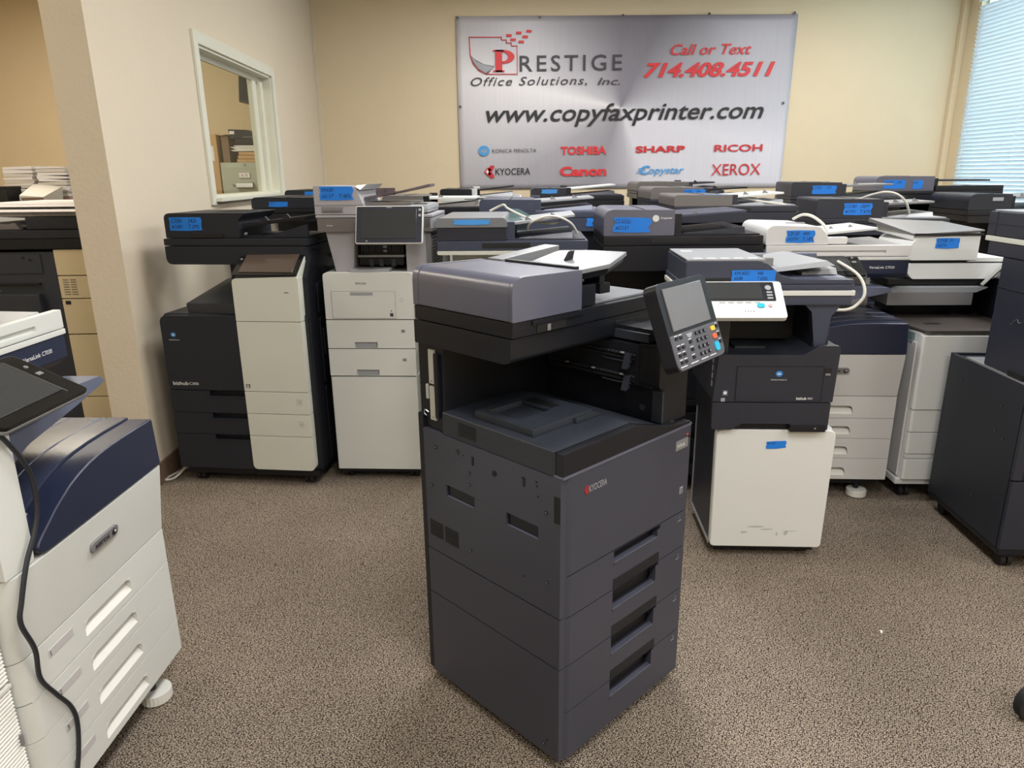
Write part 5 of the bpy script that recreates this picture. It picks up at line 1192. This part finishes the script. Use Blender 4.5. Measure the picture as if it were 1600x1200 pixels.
# third row
background_copier('dark copier with tape on the feeder front, below the blue banner logo', .97, 4.42, -2.0, .66, .50, 1.16, 1.205, .02, .072, .32,
    'taupe', 'graphite', 'black', 'graphite', body='graphite', rr=.03, lift=.015, panel=False, guides=1, tapes=[(.20, 1.240, .13, .044, .0150, (('#1877', '250'),))])
background_copier('charcoal copier with curled tape, under the right end of the banner', 1.83, 4.42, -10.0, .66, .50, 1.17, 1.215, .015, .088, .29,
    'graphite', 'graphite', 'mid_grey', 'graphite', body='graphite', rr=.014, lift=.01, panel=False, guides=1, tapes=[(.12, 1.250, .14, .048, .0150, (('C5760', '120'),))])
background_copier('big taupe and black copier with two blue tapes, against the window corner', 2.60, 4.90, -10.0, .80, .52, 1.16, 1.225, .02, .10, .37,
    'gunmetal_lid', 'black', 'graphite', 'black', body='graphite', rr=.04, lift=.0, panel=False, guides=0, wall=.035,
    tapes=[(.05, 1.265, .14, .055, .0150, (('#2270', '140'),)), (.235, 1.262, .065, .055, .0150, ('#18',))])
background_copier('black copier with a smoky tray, farthest left under the banner', -.35, 5.05, -2.0, .56, .50, 1.17, 1.21, .025, .055, .22,
    'black', 'cool_white', 'black', 'light_grey', body='cool_white', skin='cool_white', rr=.02, lift=.03, panel=False, guides=0)
background_copier('black copier with pale blue tape, under the middle of the banner', .28, 5.05, -2.0, .64, .50, 1.165, 1.205, .03, .055, .24,
    'graphite', 'black', 'cool_white', 'graphite', body='graphite', rr=.03, lift=.03, panel=False, guides=0, tapes=[(.07, 1.255, .11, .026, .0150, (), False, 'tape_light')])
background_copier('taupe round-shouldered copier in the last row near the banner centre', 1.07, 5.35, -2.0, .64, .50, 1.20, 1.235, .02, .065, .38,
    'taupe', 'graphite', 'black', 'black', body='graphite', rr=.03, lift=.01, panel=False, guides=1)
background_copier('black copier with tape in the back corner below the interior window', -1.45, 5.20, -2.0, .56, .50, 1.17, 1.21, .02, .062, .30,
    'charcoal', 'black', 'black', 'black', body='black', rr=.03, lift=.03, panel=False, guides=0, tapes=[(.14, 1.252, .13, .03, .0150, ())])

# cords lying on the machines
def cord(label, pts, rad=.006, m='cord_white'):
    b = MB(); b.tube(pts, rad, 8); return tag(b.build('power_cord', m), label, 'cord')
cord('pale cord draped from the feeder tray into the output tray of the cream-sided copier', [(-.005, 3.14, 1.232), (.036, 3.13, 1.252), (.056, 3.1, 1.258), (.071, 3.1, 1.244), (.126, 3.1, 1.216), (.198, 3.1, 1.188), (.262, 3.08, 1.180), (.30, 3.12, 1.19)], .005)
cord('pale cord looped over the output tray of the cream-sided copier', [(.152, 3.06, 1.156), (.16, 3.03, 1.183), (.198, 3.01, 1.205), (.239, 3.01, 1.215), (.29, 3.01, 1.207), (.337, 3.03, 1.18), (.363, 3.05, 1.14)], .005)
cord('off-white cord hanging over the front of the cream feeder', [(1.30, 3.10, 1.185), (1.322, 3.06, 1.205), (1.345, 3.01, 1.200), (1.378, 2.97, 1.166), (1.385, 2.955, 1.132), (1.355, 2.955, 1.085), (1.338, 2.95, 1.045)], .006)
cord('off-white cord curving down beside the desktop copier neck', [(1.400, 2.86, 1.03), (1.427, 2.76, .998), (1.443, 2.72, .959), (1.441, 2.70, .916), (1.415, 2.70, .879), (1.377, 2.70, .862), (1.32, 2.72, .86)], .006)
cord('pale cord arching over the dark grey copier tray', [(1.96, 3.86, 1.235), (2.004, 3.80, 1.262), (2.047, 3.75, 1.275), (2.099, 3.73, 1.262), (2.146, 3.73, 1.223), (2.18, 3.75, 1.177), (2.219, 3.80, 1.152), (2.30, 3.85, 1.150)], .006)
cord('pale cord running over the grey flat-lid copier', [(1.25, 3.95, 1.262), (1.29, 3.88, 1.262), (1.384, 3.84, 1.240), (1.453, 3.8, 1.228), (1.54, 3.78, 1.214), (1.62, 3.82, 1.18)], .006)

# ------------------------------------------------------------------ beyond the left partition
t = thing('copier', 'black copier with beige front seen from behind, beyond the partition wall', 'copier', (-2.95, 3.45, 0), 0)
b = MB(); b.box(.0, .885, .0, .60, .08, 1.055, .004); bd = b.build('body', 'black_tex', t)
for cx in (.1, 1.0):
    for cy in (.08, .5): caster(t, cx, cy, .084, rad=.028)
b = MB(); b.box(.0, 1.06, .02, .58, .05, .08, .004); b.build('base', 'black', t)
for (a, c) in ((.08, .338), (.342, .655), (.66, .83), (.834, .94), (.944, 1.065)):
    b = MB(); b.box(.885, 1.08, -.004, .60, a, c, .004); q = b.build('front_cover', 'beige', t)
    if a > .83 and c < .95: bei = q
for cc in (.905, .940):
    for k in range(7):
        b = MB(); b.box(cc, cc + .027, -.0052, 0, .852 + k * .0115, .8555 + k * .0115, 0); b.build('vent_slot', 'taupe', bei)
b = MB(); b.box(.90, .925, -.006, 0, .805, .822, .002); b.build('latch', 'deep', t)
b = MB(); b.box(.06, .80, -.012, .002, .90, .91, .002); b.build('rail', 'black', bd)
for i, (a, c) in enumerate(((.26, .55), (.56, .80))):
    b = MB(); b.box(a, c, -.035, .0, .62, .86, .012); q = b.build('rear_cover', 'black_tex', t)
    for k in range(8):
        b = MB(); b.box(a + .06 + .0 * i, a + .19, -.0362, -.03, .66 + k * .014, .666 + k * .014, 0); b.build('vent_slot', 'deep', q)
b = MB(); b.box(.02, .82, -.004, .0, .955, 1.045, .002); q = b.build('rear_plate', 'black_tex', bd)
for xx, zz in ((.50, 1.02), (.53, 1.03), (.60, 1.02), (.74, 1.03), (.77, 1.02)):
    b = MB(); b.cyl((xx, -.005, zz), 'y', .006, .003, 12); b.build('screw_hole', 'deep', q)
b = MB(); b.box(.0, 1.04, -.01, .58, 1.068, 1.115, .004); b.build('scanner', 'black', t)
b = MB(); b.box(.0, 1.04, -.008, .57, 1.117, 1.155, .004); b.build('feeder_base', 'charcoal', t)
b = MB(); b.box(.78, 1.04, .0, .50, 1.157, 1.215, .012); b.build('feeder_cover', 'charcoal', t)
b = MB(); b.hexa([(.30, .05, 1.18), (.80, .05, 1.165), (.80, .45, 1.165), (.30, .45, 1.18), (.30, .05, 1.20), (.80, .05, 1.175), (.80, .45, 1.175), (.30, .45, 1.20)], .003); b.build('document_tray', 'mid_grey', t)
b = MB(); b.hexa([(.58, .02, 1.157), (.74, .02, 1.157), (.74, .10, 1.157), (.58, .10, 1.157), (.60, .02, 1.165), (.72, .02, 1.19), (.72, .10, 1.19), (.60, .10, 1.165)], .004); b.build('tray_bracket', 'taupe', t)

t = thing('paper_pile', 'loose pile of bright white paper lying on the copier beyond the partition', 'papers', (-2.95, 3.45, 1.2165), 0)
random.seed(3)
for k in range(6):
    dx = random.uniform(-.02, .02); h0 = .011 * k
    b = MB(Matrix.Rotation(radians(random.uniform(-4, 4)), 4, 'Z')); b.hexa([(.56 + dx, .05, h0), (1.04 + dx, .04, h0), (1.05 + dx, .40, h0), (.58 + dx, .42, h0), (.62 + dx, .06, h0 + .010), (1.04 + dx, .05, h0 + .010), (1.05 + dx, .40, h0 + .010), (.62 + dx, .42, h0 + .010)], .001); b.build('sheaf', 'paper', t)
t = thing('box', 'small black box at the left edge, in front of the paper stacks', 'box', (-2.37, 4.14, 1.27), 0)
b = MB(); b.box(-.30, -.46, 0, .13, 0, .075, .003); b.build('body', 'deep', t); b = MB(); b.box(-.462, -.298, -.002, .132, .062, .078, .002); b.build('lid', 'black', t)
t = thing('storage_cabinet', 'low dark cabinet carrying paper stacks beyond the partition', 'cabinet', (-3.05, 4.13, 0), 0)
b = MB(); b.box(0, .95, .01, .55, .02, 1.25, .004); b.build('body', 'board_dark', t); b = MB(); b.box(-.01, .96, -.005, .56, 1.25, 1.268, .003); b.build('top', 'brown', t)
for a in (.01, .482):
    b = MB(); b.box(a, a + .458, -.008, .009, .04, 1.24, .003); d_ = b.build('door', 'brown', t)
    b = MB(); b.cyl((a + (.42 if a < .1 else .04), -.018, .7), 'y', .01, .02, 14); b.build('knob', 'steel', d_)
def stack(label, x0, x1, y, z, n, hh):
    t = thing('paper_stack', label, 'paper stack', (x0, y, z), 0, 'paper stacks beyond the partition'); w = x1 - x0; zc = 0
    for k in range(n):
        h = hh * random.uniform(.6, 1.4); jx = random.uniform(-.008, .004); tilt = random.uniform(-.006, .006)
        b = MB(Matrix.Rotation(radians(random.uniform(-2, 2)), 4, 'Z'))
        b.hexa([(jx, 0, zc), (w + jx, 0, zc), (w + jx, .27, zc), (jx, .27, zc), (jx, 0, zc + h + tilt), (w + jx, 0, zc + h - tilt), (w + jx, .27, zc + h - tilt), (jx, .27, zc + h + tilt)], .001)
        b.build('sheaf', random.choice(['paper', 'paper', 'paper_old', 'pink_paper' if k < 3 else 'paper']), t); zc += h + .003 if h > .008 else h + .003
    return t
stack('left stack of white papers on the dark cabinet', -2.775, -2.61, 4.30, 1.269, 11, .013)
stack('right stack of white papers on the dark cabinet, touching the wall end', -2.585, -2.42, 4.30, 1.269, 11, .013)
t = thing('binder', 'pale open binder leaning at the front of the paper stacks', 'binder', (-2.60, 4.13, 1.27), 0)
b = MB(); b.hexa([(0, 0, 0), (.13, 0, 0), (.15, .15, 0), (0, .15, 0), (0, 0, .03), (.13, .0, .02), (.16, .15, .075), (0, .15, .09)], .002); b.build('cover', 'paper_old', t); b = MB(); b.box(.01, .13, -.004, .0, .002, .018, .001); b.build('spine', 'board_dark', t)

# room seen through the interior window
t = thing('filing_cabinet', 'grey steel filing cabinet with an A-E card, seen through the interior window', 'filing cabinet', (-2.285, 6.35, 0), 0)
b = MB(); b.box(.0, .40, .02, .62, .02, 1.505, .004); b.build('body', 'cabinet', t)
for k in range(5):
    z0 = .06 + k * .284; z1 = z0 + .276 if k < 4 else 1.47
    b = MB(); b.box(.022, .378, -.002, .02, z0, z1, .004); d = b.build('drawer', 'cabinet', t)
    b = MB(); b.box(.15, .25, -.006, .0, z1 - .095, z1 - .045, .002); q = b.build('card_holder', 'steel', d); b = MB(); b.box(.155, .245, -.0075, -.005, z1 - .09, z1 - .05, .0005); b.build('card', 'paper', q)
    text({4: 'A - E', 3: 'F - J', 2: 'K - O', 1: 'P - S', 0: 'T - Z'}[k], q, 'print_dark', (.175, -.008, z1 - .08), X_, Z_, h=.02, w=.05)
    b = MB(); b.prism(fillet([(-.035, z1 - .17), (-.03, z1 - .135), (-.0, z1 - .125), (-.0, z1 - .18)], .004), 'x', .13, .27, .003); b.build('handle', 'steel', d)
    b = MB(); b.cyl((.10, -.006, z1 - .15), 'y', .008, .01, 12); b.build('lock', 'steel', d)
b = MB(); b.cyl((.21, -.004, 1.485), 'y', .01, .01, 14); b.build('lock', 'steel', t)
t = thing('cardboard_box', 'tall brown cardboard carton with a white slip, left of the filing cabinet', 'box', (-2.46, 6.40, 0), 4)
b = MB(); b.box(-.12, .15, 0, .35, 0, 1.735, .004); b.build('carton', 'board', t); b = MB(); b.box(.05, .12, -.002, .001, 1.52, 1.64, 0); b.build('slip', 'paper', t); b = MB(); b.box(-.12, .15, -.0015, .001, 1.0, 1.12, 0); b.build('packing_tape', 'board_dark', t)
t = thing('cardboard_box', 'dark cardboard carton standing on the filing cabinet', 'box', (-2.28, 6.44, 1.507), 0)
b = MB(); b.box(.0, .06, 0, .40, 0, .215, .004); b.build('carton', 'board_dark', t); b = MB(); b.hexa([(0, 0, .215), (.06, 0, .215), (.06, .2, .215), (0, .2, .215), (0, -.01, .217), (.058, -.03, .225), (.058, .17, .225), (0, .19, .217)], .001); b.build('flap', 'board_dark', t)
t = thing('box_stack', 'two flat brown boxes with papers on the filing cabinet', 'boxes', (-2.155, 6.41, 1.507), 0)
for k in range(3):
    b = MB(); b.box(.0 + .01 * k, .25, 0, .30, .029 * k, .029 * k + .026, .003); b.build('flat_box', 'board', t)
for k in range(4):
    b = MB(); b.hexa([(-.02 + .02 * (k % 2), 0, .09 + .012 * k), (.25, 0, .09 + .012 * k), (.25, .28, .09 + .012 * k), (0, .28, .09 + .012 * k), (-.05 + .03 * (k % 2), 0, .10 + .012 * k), (.25, 0, .10 + .012 * k), (.25, .28, .10 + .012 * k), (0, .28, .10 + .012 * k)], .001); b.build('sheaf', 'paper', t)
t = thing('letter_tray', 'black machine tray with a white tag, topmost on the filing cabinet pile', 'tray', (-2.18, 6.43, 1.65), 0)
b = MB(); b.box(.02, .27, 0, .28, 0, .045, .004); b.build('lower_shell', 'black', t); b = MB(); b.hexa([(-.02, 0, .048), (.26, 0, .048), (.26, .28, .048), (-.02, .28, .048), (-.03, 0, .125), (.12, 0, .12), (.26, .28, .09), (-.03, .28, .125)], .004); b.build('upper_shell', 'charcoal', t); b = MB(); b.box(-.02, .02, -.002, 0, .085, .11, 0); b.build('tag', 'paper', t); b = MB(); b.box(.09, .25, -.003, .0, .058, .064, .001); b.build('slot', 'mid_grey', t)
t = thing('wall_speaker', 'dark wedge-shaped device fixed on the wall of the room behind the window', 'speaker', (-2.08, 6.55, 2.0), 0)
b = MB(); b.hexa([(-.05, 0, 0), (.05, 0, .0), (.05, .5, 0), (-.05, .5, 0), (-.02, 0, .34), (.08, 0, .34), (.08, .5, .34), (-.02, .5, .34)], .006); b.build('housing', 'charcoal', t); b = MB(); b.hexa([(-.04, -.004, .02), (.045, -.004, .02), (.045, 0, .02), (-.04, 0, .02), (-.015, -.004, .30), (.07, -.004, .30), (.07, 0, .30), (-.015, 0, .30)], .001); b.build('grille', 'deep', t)

# bits on the carpet
t = thing('caster_wheel', 'black rubber wheel just showing at the lower right edge', 'wheel', (1.385, 1.50, .052), 12)
b = MB(); b.cyl((0, 0, 0), 'y', .052, .024, 32, bev=.008); b.build('tyre', 'rubber', t); b = MB(); b.cyl((0, -.001, 0), 'y', .030, .026, 24, bev=.003); b.build('hub', 'charcoal', t); b = MB(); b.cyl((0, -.001, 0), 'y', .007, .034, 14, bev=.001); b.build('axle', 'steel', t)
b = MB(); b.hexa([(1.188, 1.868, 0), (1.194, 1.866, 0), (1.200, 1.880, 0), (1.192, 1.882, 0), (1.189, 1.868, .003), (1.193, 1.867, .003), (1.199, 1.880, .002), (1.193, 1.881, .002)], .0005); tag(b.build('paper_scrap', 'paper'), 'tiny white scrap lying on the open carpet at right', 'scrap')
